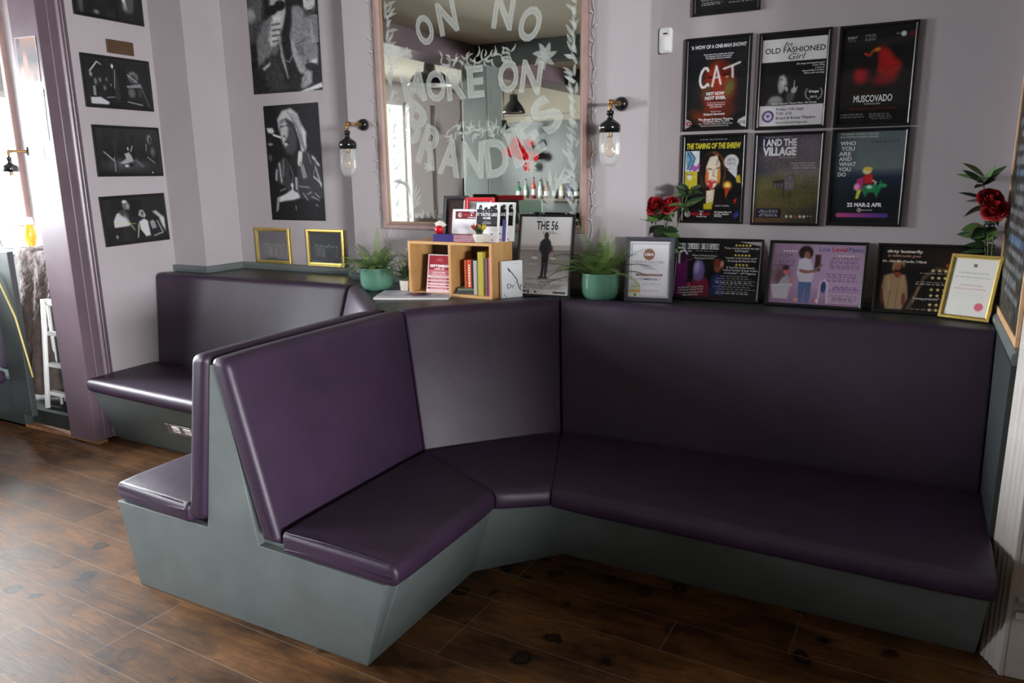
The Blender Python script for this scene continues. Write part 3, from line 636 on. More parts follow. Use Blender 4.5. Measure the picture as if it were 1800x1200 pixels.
# 4 taming of the shrew
p = P0((14, 13, 15)); p.rc(.02, .165, .26, .41, (226, 232, 236)).po([(.02, .19), (.10, .165), (.20, .25), (.14, .40), (.05, .38)], (120, 176, 206), .01).ln([(.05, .17), (.12, .26), (.06, .38)], .012, (30, 70, 110)).ln([(.10, .17), (.18, .25), (.10, .40)], .01, (26, 40, 70)).po([(.10, .36), (.16, .33), (.21, .35), (.25, .31), (.28, .34), (.24, .39), (.18, .42)], (172, 92, 168)).rc(.02, .41, .24, .62, (196, 184, 48)).el(.10, .47, .03, .04, (232, 226, 214)).ln([(.06, .445), (.14, .445)], .008, (20, 20, 20))
p.el(.50, .42, .15, .24, (150, 92, 44), .08).po([(.26, .40), (.34, .24), (.46, .19), (.62, .24), (.70, .40), (.66, .62), (.70, .80), (.30, .80), (.36, .60)], (26, 16, 12), .01)
p.po([(.38, .36), (.44, .24), (.56, .22), (.62, .32), (.61, .46), (.56, .58), (.48, .63), (.41, .56)], (236, 222, 204), .006).el(.40, .48, .02, .10, (206, 112, 52), .3).el(.60, .46, .02, .10, (214, 150, 62), .3).ln([(.42, .375), (.48, .385)], .010, (20, 14, 12)).ln([(.55, .375), (.60, .365)], .010, (20, 14, 12)).ln([(.52, .38), (.50, .46), (.54, .47)], .005, (90, 50, 30)).el(.49, .53, .055, .022, (180, 30, 32), .15).el(.47, .575, .026, .05, (200, 44, 48), .15).el(.50, .52, .03, .006, (236, 236, 236)).ln([(.60, .22), (.55, .34)], .006, (20, 14, 12))
p.po([(.40, .64), (.54, .62), (.52, .80), (.40, .80)], (228, 214, 190)).po([(.36, .80), (.52, .76), (.50, .86), (.36, .86)], (206, 190, 40)).el(.75, .575, .05, .05, (236, 176, 40), .3).el(.75, .58, .025, .03, (250, 236, 150), .4).po([(.70, .60), (.80, .60), (.73, .73)], (210, 70, 26)).el(.80, .30, .086, .086, (216, 216, 218), .03).bars(.72, .26, .88, .35, 4, (90, 90, 96), .4, 1).po([(.74, .39), (.90, .35), (.90, .50)], (220, 222, 224)).po([(.88, .47), (.95, .45), (.97, .55), (.90, .54)], (206, 180, 46)).po([(.86, .75), (.92, .72), (.89, .80)], (190, 34, 30)).noise(.02, 2)
p.tx('THE TAMING OF THE SHREW', .035, .075, .945, .145, (226, 216, 60), .04, .15).bars(.22, .035, .78, .05, 1, (210, 210, 210)).bars(.55, .805, .82, .835, 2, (190, 190, 190))
p.rc(.03, .875, .50, .955, (44, 12, 16)).el(.085, .918, .035, .035, (226, 222, 222)).el(.09, .918, .022, .022, (44, 12, 16)).el(.088, .92, .012, .012, (226, 222, 222)).tx('THE', .29, .878, .36, .893, WH, .02).tx('BREAD   ROSES', .16, .902, .48, .932, (176, 24, 30), .05).tx('&', .305, .902, .345, .932, WH, .03).tx('THEATRE', .24, .94, .42, .955, WH, .02)
p.tx('68 Clapham Manor St', .55, .88, .84, .90, WH, .02, fit=1, al='l').tx('London, Clapham', .55, .905, .80, .925, WH, .02, fit=1, al='l').tx('SW4 6DZ', .55, .93, .68, .95, WH, .02, fit=1, al='l').po([(.86, .93), (.94, .87), (.97, .93), (.90, .97)], (40, 60, 150), .01)
framed('black framed poster with yellow lettering THE TAMING OF THE SHREW and tongue-out face', p, (-1.118, 4.0, E - .264), group='framed posters on the wall')
# 5 I and the village
p = P0((84, 72, 82)); p.vg(0, .45, (70, 60, 78), (122, 112, 106)).vg(.45, 1, (116, 108, 84), (78, 68, 38)); p.el(.85, .15, .22, .20, (138, 122, 136), .8, -20, .7).el(.08, .2, .14, .3, (34, 36, 62), .8, 0, .8).el(.95, .9, .2, .26, (46, 44, 40), .8, 0, .8).el(.25, .62, .22, .12, (112, 108, 58), .8).el(.55, .70, .3, .10, (98, 92, 50), .8).el(.1, .95, .2, .1, (110, 76, 52), .8).el(.35, .25, .3, .09, (100, 92, 96), .9)
p.po([(.28, .52), (.46, .50), (.52, .455), (.57, .44), (.62, .48), (.62, .60), (.48, .63), (.29, .585)], (74, 58, 60), .006).po([(.28, .52), (.46, .50), (.46, .54), (.29, .55)], (58, 44, 50)).po([(.46, .50), (.55, .44), (.62, .49), (.62, .62), (.47, .63)], (116, 104, 110), .005)
for u in (.32, .37, .42, .50, .55): p.ln([(u, .55), (u + .005, .60)], .010, (150, 140, 140))
for u in (.46, .52, .56): p.ln([(u, .63), (u + .02, .76)], .008, (70, 52, 40))
p.ln([(.40, .70), (.60, .67)], .006, (70, 52, 40)).rc(.05, .835, .44, .945, (26, 30, 52)).bars(.07, .85, .41, .94, 4, (220, 220, 226), .45, 3).noise(.02, 2, 5)
p.tx('I AND THE', .10, .045, .62, .125, WH, .04).tx('VILLAGE', .10, .135, .62, .235, WH, .05).tx('By Silva Semerciyan', .36, .245, .62, .262, (206, 200, 206), fit=1).bars(.55, .32, .95, .39, 3, (206, 204, 204), .4, 6).bars(.1, .025, .58, .034, 1, (180, 176, 184))
for k, u in enumerate((.53, .60, .67, .74, .80)): p.el(u, .925, .014, .016, (226, 226, 226) if k != 2 else (190, 60, 50))
p.bars(.84, .918, .92, .93, 1, (220, 220, 220))
framed('black framed poster with ruined house in brown haze titled I AND THE VILLAGE', p, (-.754, 4.0, E - .268), group='framed posters on the wall')
# 6 who you are and what you do
p = P0((20, 22, 28)); p.vg(0, .42, (104, 116, 118), (112, 124, 124)).vg(.40, .50, (104, 116, 118), (32, 46, 66)).vg(.50, .75, (32, 46, 66), (17, 18, 24)); p.el(.02, .3, .14, .4, (50, 60, 66), .8, 0, .7)
p.el(.50, .425, .045, .04, (236, 222, 160), .15).el(.52, .405, .04, .02, (232, 206, 70), .3).po([(.46, .47), (.58, .46), (.60, .56), (.47, .57)], (206, 40, 44), .008).po([(.36, .52), (.46, .49), (.46, .64), (.40, .66)], (196, 50, 120), .008).el(.37, .60, .03, .04, (236, 170, 206), .3).ln([(.59, .53), (.64, .55), (.62, .575)], .014, (226, 220, 214)).po([(.44, .585), (.74, .575), (.70, .64), (.66, .72), (.62, .66), (.54, .66), (.50, .71), (.46, .66)], (34, 136, 84), .008).el(.745, .585, .035, .022, (46, 160, 96), .2).ln([(.69, .60), (.71, .54)], .016, (46, 160, 96)).po([(.38, .63), (.44, .63), (.40, .73), (.36, .73)], (196, 216, 70), .006).el(.55, .60, .03, .02, (220, 240, 230), .5).noise(.012, 1)
p.hg(.885, .935, .13, .81, (196, 76, 140), (84, 58, 150)).el(.13, .91, .025, .025, (196, 76, 140)).el(.81, .91, .025, .025, (84, 58, 150))
for k, (t, u, ue) in enumerate((('WHO', .085, .31), ('YOU', .10, .30), ('ARE', .075, .25), ('AND', .08, .265), ('WHAT', .085, .335), ('YOU', .08, .265), ('DO', .08, .20))): p.tx(t, u, .105 + .056 * k, ue, .15 + .056 * k, (226, 226, 234), .035)
p.tx('22 MAR-2 APR', .25, .772, .75, .818, WH, .05).tx('THE BREAD & ROSES THEATRE', .08, .022, .62, .04, (206, 214, 214), .02).tx('PLAYWRITING AWARD WINNER', .08, .052, .62, .07, (206, 214, 214), .02).bars(.50, .09, .94, .14, 2, (60, 68, 74), .5, 3, .6).el(.43, .853, .020, .020, WH).el(.43, .853, .010, .010, (160, 30, 40)).tx('BREAD & ROSES', .46, .846, .62, .86, WH, fit=1, al='l').bars(.05, .965, .90, .975, 1, (190, 190, 190))
framed('black framed poster with balloon-animal figure titled WHO YOU ARE AND WHAT YOU DO', p, (-.396, 4.0, E - .264), group='framed posters on the wall')
# 7 cut off at the top of the picture
p = P0((15, 16, 20)); p.el(.5, .35, .2, .2, (70, 60, 80), .7).bars(.06, .82, .44, .93, 5, (196, 196, 200), .45, 2).bars(.50, .80, .94, .93, 5, (196, 196, 200), .45, 5)
framed('black framed poster high on the wall directly above the red-faced CAT poster', p, (-1.088, 4.0, E + .756), group='framed posters on the wall')
# ------------------------------------------------------------------ landscape posters standing on the ledge
LZ = E - .66
def lean(loc_y, h=.32): return -math.asin(min(.6, (3.992 - loc_y) / h))
# the black eye club
p = Pic(.427, .303, (14, 13, 16), 104)
p.el(.065, .66, .13, .42, (98, 24, 88), .2).el(.075, .27, .06, .13, (46, 14, 40), .2).ln([(.035, .40), (.03, .22), (.09, .17), (.125, .24)], .03, (196, 206, 220), .01).ln([(.12, .36), (.19, .33)], .02, (120, 40, 96))
p.po([(.20, .98), (.21, .66), (.27, .60), (.35, .60), (.42, .72), (.44, .98)], (132, 26, 60), .02).el(.285, .53, .10, .19, (112, 100, 160), .15).el(.26, .46, .05, .10, (168, 160, 204), .5).po([(.43, .94), (.44, .64), (.50, .56), (.58, .62), (.60, .94)], (34, 44, 108), .02).el(.51, .44, .062, .11, (142, 76, 56), .15).el(.50, .38, .065, .07, (120, 50, 30), .3).el(.56, .40, .03, .06, (206, 150, 140), .5).el(.18, .78, .035, .045, (180, 60, 90), .3).rc(.01, .04, .52, .15, (14, 13, 16)).noise(.012, 1)
x = .012
for wd in ('THE', 'BLACK', 'EYE', 'CLUB'):
    for ch in wd:
        p.rc(x, .055, x + .0285, .145, (222, 222, 222)).tx(ch, x + .003, .065, x + .0255, .135, (20, 20, 22), .04); x += .0305
    x += .013
p.tx('Winner of The Bread & Roses', .19, .245, .49, .275, WH, .0, fit=1).tx('Playwriting Award 2017', .22, .29, .46, .32, WH, .0, fit=1).bars(.02, .175, .19, .21, 1, (200, 200, 200)).bars(.21, .18, .5, .2, 1, (170, 170, 170))
Q = ((.07, '*****'), (.115, '"Funny, moving, powerful new play"'), (.16, 'Remotegoat'), (.24, '*****'), (.285, '"wonder at the human spirit"'), (.335, '- Breaking the Fourth Wall'), (.405, '****'), (.45, '& Top Pick of the Month!'), (.495, '"mellow humour & tasty conflict'), (.545, 'of character" - LPT Magazine'))
for v, t in Q:
    if t[0] == '*' and len(t) < 6:
        for k in range(len(t)): p.star(.79 + (k - (len(t) - 1) / 2) * .040, v, .026, (226, 206, 96))
    else: p.tx(t, .57, v - .015, .985, v + .018, WH, .0, fit=1)
p.bars(.46, .60, .97, .93, 9, (206, 206, 210), .34, 5, .8, .2)
for k, t in enumerate(('1st-18th Nov, Tue-Sat 7.30pm', 'at The Bread & Roses Theatre', 'www.blackeyeclub.co.uk', '#BlackEyeClub')): p.tx(t, .05, .80 + .045 * k, .36, .832 + .045 * k, WH, .01, 0, 1, 6)
framed('black landscape framed poster THE BLACK EYE CLUB standing on the ledge', p, (-1.128, 3.905, LZ), rx=lean(3.905), rz=R(3), group='landscape posters on the ledge')
# low level panic
p = Pic(.427, .303, (178, 150, 184), 104)
p.vg(0, .8, (172, 146, 176), (196, 164, 202)).vg(.72, 1, (186, 152, 190), (150, 118, 150)); p.el(.1, .3, .3, .5, (138, 112, 140), .9, 0, .6).rc(.48, .17, .55, .45, (120, 84, 90)).rc(.49, .19, .54, .44, (60, 40, 50)).el(.12, .55, .12, .16, (112, 84, 92), .6)
p.el(.38, .15, .11, .115, (42, 26, 30), .12).el(.395, .20, .048, .075, (148, 98, 84), .15).po([(.31, .27), (.37, .23), (.44, .26), (.49, .46), (.47, .64), (.34, .64), (.30, .50)], (212, 206, 222), .012).po([(.32, .42), (.42, .44), (.50, .42), (.50, .46), (.40, .49), (.33, .47)], (150, 100, 86), .01).po([(.45, .45), (.56, .32), (.58, .33), (.49, .47)], (132, 104, 98)).po([(.33, .63), (.47, .63), (.46, .97), (.40, .97), (.405, .70), (.385, .97), (.335, .97)], (92, 112, 156), .008)
p.el(.185, .47, .045, .055, (212, 112, 116), .2).el(.175, .405, .05, .045, (70, 40, 44), .3).po([(.10, .70), (.14, .58), (.20, .52), (.23, .60), (.22, .72)], (176, 172, 184), .012).po([(.23, .55), (.25, .70), (.28, .70), (.255, .54)], (206, 130, 130)).po([(.02, .70), (.26, .67), (.255, .71), (.24, .72), (.22, .92), (.06, .92), (.03, .73)], (200, 192, 206), .01).ln([(.02, .705), (.26, .675)], .02, (220, 214, 224))
p.ln([(.55, .96), (.57, .62), (.61, .58), (.64, .62), (.65, .96)], .02, (226, 216, 226)).el(.60, .70, .04, .09, (56, 74, 122), .2).rc(.30, .90, .34, .96, (226, 150, 130)).rc(.50, .90, .515, .95, (206, 90, 90)).rc(.53, .90, .545, .95, (220, 220, 220)).rc(.66, .78, .98, .96, (206, 190, 210), .6).noise(.012, 1)
p.tx('Low', .52, .045, .64, .12, (106, 96, 152), .02).tx('Level', .66, .045, .815, .12, (182, 40, 76), .02).tx('Panic', .83, .045, .99, .12, (96, 86, 142), .02)
for k in range(5): p.star(.14 + .032 * k, .13, .022, (240, 232, 214)); p.star(.74 + .035 * k, .185, .022, (236, 226, 190))
p.bars(.03, .19, .28, .40, 6, (92, 72, 96), .4, 2, .7).bars(.62, .22, .98, .42, 6, (110, 70, 104), .4, 3, .7).bars(.62, .48, .97, .62, 4, (120, 80, 116), .4, 4, .7).bars(.68, .68, .98, .74, 2, (110, 80, 130), .45, 5, .7).bars(.68, .81, .97, .94, 4, (90, 70, 90), .35, 6, .7)
framed('black landscape framed poster Low Level Panic with woman reading beside a bath', p, (-.648, 3.905, LZ), rx=lean(3.905), group='landscape posters on the ledge')
# dirty butterfly
p = Pic(.427, .303, (22, 17, 16), 104)
p.el(.70, .18, .25, .16, (44, 28, 28), .8).po([(.10, .98), (.04, .66), (.06, .46), (.14, .42), (.27, .44), (.30, .62), (.31, .80), (.26, .98)], (164, 136, 102), .015).el(.19, .29, .05, .085, (150, 92, 62), .2).po([(.13, .36), (.14, .24), (.20, .21), (.26, .26), (.25, .34), (.22, .26), (.17, .30), (.155, .40)], (150, 116, 74), .012).po([(.15, .44), (.19, .50), (.24, .44), (.21, .40), (.17, .40)], (140, 66, 44), .008).el(.055, .78, .022, .14, (110, 56, 40), .2, -5).el(.27, .82, .026, .10, (116, 60, 42), .2).ln([(.14, .68), (.12, .96)], .012, (126, 100, 72)).ln([(.20, .66), (.20, .96)], .012, (126, 100, 72)).ln([(.10, .46), (.12, .68)], .012, (196, 172, 136)).ln([(.25, .46), (.24, .64)], .012, (190, 166, 130))
p.po([(.30, .96), (.44, .44), (.56, .30), (.80, .36), (.84, .44), (.56, .36), (.46, .50), (.34, .98)], (92, 74, 58), .012).ln([(.36, .86), (.41, .62)], .022, (150, 122, 98), .006).el(.66, .28, .02, .03, (166, 74, 40), .3).noise(.012, 1)
p.tx('dirty butterfly', .07, .055, .42, .115, (232, 226, 214), .035).tx('by debbie tucker green', .08, .125, .40, .165, (224, 170, 150), .005, .25, 1).tx('8th - 25th Mar (Tue-Sat, 7.30pm)', .03, .215, .46, .25, (232, 226, 214), .03, .1, 1)
for v, n_ in ((.34, 5), (.45, 4), (.63, 4), (.72, 4), (.86, 4), (.94, 4)):
    for k in range(n_): p.star(.53 + .06 * k, v + .02, .032, (226, 212, 150))
p.bars(.38, .395, .80, .42, 1, (206, 200, 190)).bars(.35, .53, .82, .60, 2, (206, 200, 190), .45).tx('"a strong production" - WhatsOn', .36, .775, .75, .81, WH, .01, .2, 1).bars(.32, .955, .8, .985, 1, (206, 200, 190))
framed('black landscape framed poster dirty butterfly partly behind the gold certificate frame', p, (-.156, 3.905, LZ), rx=lean(3.905), group='landscape posters on the ledge')
# food & culture award, gold certificate, the 56
p = Pic(.212, .294, (226, 226, 232), 100); p.rc(.05, .05, .96, .975, (150, 154, 170)).rc(.058, .056, .952, .968, (228, 228, 234)).el(.48, .235, .098, .098, (150, 106, 92), .05).tx('U&A', .37, .205, .60, .26, (236, 230, 228), .05).tx('FOOD & CULTURE', .10, .345, .84, .39, (120, 124, 140), .0).tx('AWARDS 2019', .30, .41, .68, .43, (140, 144, 156), .0).bars(.36, .475, .62, .51, 1, (170, 172, 180)).rc(.17, .575, .83, .61, (150, 118, 112)).bars(.2, .583, .8, .602, 1, (206, 190, 186)).tx('COMMENDED', .27, .65, .72, .69, (70, 72, 86), .02).el(.22, .67, .008, .008, (70, 72, 86)).el(.77, .67, .008, .008, (70, 72, 86)).bars(.3, .73, .82, .79, 2, (170, 172, 182), .4, 1, .6).bars(.34, .87, .8, .9, 1, (200, 150, 150), .5, 2, .6)
p.rc(.02, .74, .30, .985, (206, 214, 190)).rc(.02, .86, .30, .90, (214, 170, 110)).rc(.04, .92, .28, .975, (232, 228, 214)).rc(.14, .925, .20, .97, (70, 140, 84)).bars(.06, .80, .26, .83, 1, (130, 140, 120))
framed('dark grey framed food and culture award certificate beside the right-hand fern', p, (-1.333, 3.742, LZ), rx=R(-8), rz=R(9), b=.022, fm=mat('dark_grey_frame', rgb(66, 66, 74), rough=.5), name='framed_certificate', cat='certificate')
p = Pic(.176, .262, (226, 224, 218), 90); p.rc(.46, .10, .54, .15, (120, 104, 106)).tx('LONDON PUB THEATRE', .16, .24, .84, .265, (140, 140, 146)).tx('OF THE YEAR AWARDS 2020', .10, .315, .90, .34, (140, 140, 146)).tx('COMMENDATION', .24, .455, .76, .478, (214, 130, 140)).tx('BREAD & ROSES THEATRE', .14, .515, .86, .54, (214, 130, 140)).bars(.1, .62, .9, .70, 2, (206, 206, 206), .3, 1, .6).bars(.08, .88, .9, .93, 2, (206, 206, 206), .3, 3, .6).el(.78, .82, .068, .068, (216, 106, 122), .06)
framed('gold framed award certificate with red seal leaning at the right end of the ledge', p, (.120, 3.865, LZ + .002), rx=R(-19), rz=R(-22), b=.018, d=.016, fm='gold', name='framed_certificate', cat='certificate')
p = Pic(.303, .427, (206, 206, 208), 112)
p.vg(0, .36, (214, 214, 216), (196, 192, 190)).vg(.36, .43, (170, 164, 160), (150, 144, 140)).vg(.43, .78, (134, 128, 124), (178, 172, 168)).vg(.74, 1, (178, 172, 168), (214, 212, 212)); p.ln([(.0, .37), (1, .35)], .006, (220, 216, 214)).ln([(.0, .42), (1, .41)], .008, (196, 190, 188)).rc(.0, .43, 1, .445, (120, 112, 108)).ln([(.30, .46), (.28, .56)], .006, (90, 84, 80)).ln([(.68, .45), (.70, .54)], .006, (90, 84, 80)).el(.30, .53, .04, .015, (216, 212, 210), .4).el(.66, .53, .04, .015, (216, 212, 210), .4).ln([(.2, .61), (.45, .615)], .006, (220, 216, 214))
p.el(.51, .243, .032, .042, (44, 34, 32), .15).po([(.48, .27), (.54, .27), (.60, .32), (.62, .42), (.58, .47), (.57, .50), (.565, .62), (.545, .77), (.51, .77), (.505, .60), (.48, .77), (.43, .77), (.445, .62), (.43, .48), (.375, .42), (.40, .32)], (40, 40, 46), .006).el(.60, .41, .03, .04, (66, 32, 34), .5).el(.44, .78, .035, .015, (60, 58, 60), .4).el(.53, .78, .035, .015, (60, 58, 60), .4).noise(.012, 1)
p.tx('THE 56', .30, .055, .72, .17, (22, 22, 26), .02).bars(.30, .025, .46, .04, 1, (110, 110, 112)).bars(.42, .19, .72, .225, 2, (60, 60, 64), .5).tx('THE PLAY IS BASED ON THE BRADFORD FIRE', .16, .79, .86, .812, (50, 48, 50), .01).tx('11 MAY 1985', .38, .825, .64, .845, (50, 48, 50), .01).bars(.06, .865, .94, .935, 4, (60, 60, 64), .45, 7).rc(.10, .955, .18, .97, (40, 40, 44)).rc(.20, .945, .235, .985, (70, 60, 90)).rc(.33, .95, .37, .98, (60, 66, 110)).rc(.70, .955, .94, .98, (70, 70, 74))
framed('black framed poster THE 56 of a man seen from behind, standing on ledge', p, (-1.945, 3.672, LZ), rx=R(-11), rz=R(3), group='framed posters on the ledge')
# ------------------------------------------------------------------ black and white photographs on the left wall
def photo(n=96): return Pic(.460, .300, (22, 22, 24), n)
def lw(label, pic, y, z, tilt=0): return framed(label, pic, (-4.80, y, z), rz=R(90), b=.018, d=.016, name='framed_photograph', cat='photograph', group='black and white photographs on the left wall')
G = lambda x: (x, x, x + 2)
p = photo(); p.el(.08, .55, .05, .4, G(96), .6).el(.80, .60, .10, .2, G(150), .4, 20).el(.74, .52, .05, .1, G(206), .4).po([(.76, .5), (.92, .45), (.88, .8), (.80, .85)], G(70), .02).el(.30, .92, .06, .04, G(120), .6).el(.4, .5, .2, .3, G(34), .6).noise(.02, 1)
lw('topmost black framed photograph on the left wall, cut off by the picture edge', p, 3.176, E + 1.02)
p = photo(); p.ln([(.08, .30), (.20, .09)], .03, G(170), .006).ln([(.20, .09), (.26, .14)], .02, G(170)).el(.09, .36, .035, .05, G(130), .4).el(.43, .15, .03, .05, G(190), .3).po([(.42, .2), (.46, .2), (.52, .6), (.50, .9), (.44, .9)], G(40), .02)
for k in range(9): p.el(.465 - .004 * k, .24 + .045 * k, .008, .014, G(214), .3)
for u, v, r in ((.15, .5, .06), (.22, .46, .05), (.32, .44, .04), (.28, .62, .05), (.38, .55, .035)): p.el(u, v, r * .6, r, G(104), .5)
p.rc(.10, .60, .14, .80, G(150), .8).el(.75, .34, .12, .12, G(120), .3).el(.75, .36, .09, .09, G(60), .4).ln([(.66, .30), (.80, .44)], .02, G(170)).po([(.62, .54), (.86, .46), (.88, .55), (.64, .58)], G(120), .01).el(.70, .68, .09, .11, G(58), .2).el(.70, .68, .07, .09, G(84), .4).el(.84, .66, .06, .10, G(50), .2).ln([(.86, .5), (.97, .95)], .012, G(140)).po([(.05, .84), (.20, .82), (.33, .92), (.31, .97), (.05, .97)], G(176), .01).ln([(.62, .88), (.86, .93)], .02, G(150)).ln([(.30, .82), (.42, .80)], .016, G(140)).noise(.03, 1, 4)
lw('black framed photograph of a saxophonist and drum kit, second down on the left wall', p, 3.178, E + .462)
p = photo(); p.vg(0, .6, (38, 38, 40), (20, 20, 22)).el(.45, .8, .5, .12, G(62), .6).ln([(.10, .52), (.24, .70)], .035, G(134), .01).ln([(.255, .62), (.25, .95)], .012, G(170)).po([(.42, .55), (.50, .52), (.54, .62), (.56, .72), (.50, .74), (.40, .78), (.33, .76), (.44, .66)], G(150), .012).el(.485, .44, .02, .035, G(180), .3).ln([(.53, .50), (.565, .38)], .018, G(180)).el(.44, .82, .05, .03, G(180), .3).el(.52, .80, .05, .04, G(20), .3).el(.86, .22, .055, .10, G(120), .3).el(.87, .24, .03, .07, G(30), .4).ln([(.80, .32), (.79, .48)], .014, G(160)).el(.90, .50, .06, .10, G(84), .5).ln([(.80, .62), (.92, .75)], .018, G(150)).ln([(.60, .70), (.70, .82)], .05, G(92), .03).el(.86, .97, .014, .02, G(220), .3).noise(.03, 1, 6)
lw('black framed photograph of a guitarist kneeling on stage, third on the left wall', p, 3.196, E + .022)
p = photo(); p.el(.36, .17, .08, .105, G(96), .2).el(.35, .09, .06, .035, G(190), .4).el(.40, .20, .04, .07, G(140), .5).po([(.14, .50), (.20, .35), (.30, .28), (.36, .34), (.40, .60), (.38, .66), (.14, .66)], G(176), .015).po([(.22, .30), (.34, .26), (.40, .42), (.38, .48), (.28, .40)], G(60), .02).ln([(.33, .40), (.46, .74)], .035, G(120), .01).po([(.14, .66), (.38, .64), (.42, .97), (.12, .97)], G(26), .015).el(.16, .86, .03, .04, G(130), .4).po([(.55, .42), (.58, .30), (.64, .30), (.68, .42), (.66, .48), (.60, .46)], G(150), .012).el(.62, .38, .03, .05, G(70), .4).po([(.56, .56), (.64, .50), (.70, .56), (.72, .90), (.64, .92), (.56, .74)], G(186), .015).ln([(.56, .56), (.50, .92)], .025, G(150), .006).po([(.73, .60), (.78, .54), (.82, .60), (.84, .74), (.76, .76)], G(130), .012).po([(.80, .36), (.86, .34), (1, .52), (1, .85), (.94, .70), (.90, .50)], G(176), .03).ln([(.86, .58), (.94, .86), (.78, .92)], .03, G(140), .008).ln([(.20, .555), (.50, .60)], .010, (196, 176, 96)).ln([(.74, .595), (.82, .60)], .010, (196, 176, 96)).noise(.03, 1, 8)
lw('black framed photograph of two performers embracing, lowest on the left wall', p, 3.190, E - .440).rotation_euler = (0, R(-1.5), R(90))
# small wooden plaque above the second photograph
o = MB().box((0, -.012, 0), (.195, 0, .085)).build('wooden_plaque', 'wood_dark', None, .004, loc=(-4.80, 3.372, E + .817), rot=(0, 0, R(90))); tag(o, 'small brown wooden plaque above the second photograph on the left wall', 'plaque')
# ------------------------------------------------------------------ two large unframed prints in the alcove
p = Pic(.632, 1.06, (26, 26, 28), 150); A0 = lambda v: .42 + v * .58   # lower part is the part in view
V = lambda v: .435 + v * .565
def vv(pts): return [(u, V(v)) for u, v in pts]
p.po(vv([(.0, -.1), (.25, -.1), (.2, .3), (.0, .45)]), G(84), .02).po(vv([(.0, .06), (.08, .08), (.12, .18), (.08, .26), (.0, .2)]), G(150), .01).el(.1, V(.3), .06, .06, G(60), .5)
p.po(vv([(.10, .42), (.22, .22), (.36, .16), (.40, .3), (.36, .52), (.22, .66), (.10, .72)]), G(108), .012).po(vv([(.58, .10), (.74, .10), (.88, .22), (.97, .55), (.96, .70), (.80, .68), (.78, .82), (.70, .80), (.62, .58), (.58, .40)]), G(122), .010).po(vv([(.58, .40), (.64, .44), (.76, .80), (.68, .80), (.60, .60)]), G(146), .01)
p.rc(.80, V(.0), .96, V(.16), G(180)).po(vv([(.80, .12), (.88, .18), (.96, .12), (.96, .22), (.80, .22)]), G(60), .01).rc(.88, V(.22), .98, V(.5), G(150), .7)
p.po(vv([(.34, -.2), (.52, -.2), (.57, .04), (.55, .2), (.50, .34), (.40, .30), (.33, .12)]), G(172), .015).el(.36, V(.11), .045, .030, G(20), .15).el(.47, V(.075), .048, .032, G(20), .15).po(vv([(.52, -.2), (.66, -.1), (.62, .3), (.54, .5), (.48, .36), (.56, .14)]), G(22), .012)
p.po(vv([(.36, .18), (.46, .175), (.47, .235), (.36, .24)]), G(206), .01).po(vv([(.34, .22), (.46, .23), (.46, .44), (.38, .50), (.30, .50), (.28, .42)]), G(178), .012)
for k in range(4): p.ln(vv([(.34, .268 + .058 * k), (.455, .262 + .058 * k)]), .010, G(70), .003)
p.po(vv([(.30, .50), (.42, .50), (.40, .60), (.32, .60)]), G(92), .01).po(vv([(.22, .62), (.40, .58), (.50, .96), (.25, 1), (.18, .8)]), G(50), .02).po(vv([(.10, .70), (.24, .62), (.28, .72), (.16, .80)]), G(40), .01).po(vv([(.16, .72), (.28, .66), (.27, .70), (.18, .745)]), G(170), .006).po(vv([(.42, .40), (.46, .42), (.54, .84), (.52, .86), (.44, .62)]), G(132), .006).po(vv([(.46, .45), (.58, .40), (.60, .62), (.70, .82), (.62, .98), (.52, .92), (.54, .84)]), G(24), .01).ln(vv([(.52, .66), (.56, .68), (.60, .62)]), .006, G(150))
p.po(vv([(.80, .70), (.94, .66), (.95, .73), (.86, .70)]), G(196), .008).po(vv([(.78, .72), (.94, .72), (.90, .80), (.80, .78)]), G(28), .008).po(vv([(.70, .96), (.72, .86), (.80, .77), (.87, .80), (.86, .92), (.76, .97)]), G(150), .012).ln(vv([(.73, .94), (.78, .84)]), .006, G(70)).po(vv([(.62, 1.02), (.99, .92), (1.0, .97), (.7, 1.02)]), G(206)).ln(vv([(.66, .50), (.80, .46)]), .008, G(66)).ln(vv([(.68, .60), (.80, .62)]), .008, G(74)).po(vv([(.66, .52), (.76, .50), (.77, .62), (.68, .60)]), G(100), .008).noise(.035, 1, 3).noise(.02, 3, 4)
t = thing('photo_print', 'large unframed photograph of man in sunglasses drinking, upper print in alcove', 'photograph', (-4.206, 4.048, E + .572), (0, R(.5), 0), 'large prints in the alcove'); print_parts(p, t, -.002, 'gprint')
p = Pic(.505, .788, (16, 16, 18), 140)
p.po([(.24, .12), (.34, .05), (.50, .03), (.62, .08), (.68, .17), (.76, .24), (.72, .40), (.66, .44), (.62, .30), (.54, .16), (.40, .12), (.32, .14), (.26, .22)], G(176), .012).po([(.60, .16), (.70, .22), (.74, .36), (.68, .44), (.64, .30)], G(204), .02)
for k in range(6): p.ln([(.44 + .04 * k, .06 + .01 * k), (.60 + .02 * k, .20 + .03 * k), (.64 + .02 * k, .34 + .02 * k)], .006, G(96), .003)
p.po([(.29, .14), (.42, .12), (.54, .18), (.58, .30), (.56, .38), (.48, .43), (.38, .42), (.32, .36), (.28, .26)], G(62), .02).po([(.29, .16), (.38, .13), (.44, .18), (.42, .26), (.38, .29), (.40, .34), (.36, .36), (.31, .32), (.28, .24)], G(168), .014).ln([(.30, .185), (.35, .18)], .012, G(30)).ln([(.40, .175), (.46, .185)], .012, G(40)).el(.35, .265, .012, .008, G(40), .3).el(.385, .315, .022, .010, G(30), .3).el(.38, .335, .016, .007, G(200), .4)
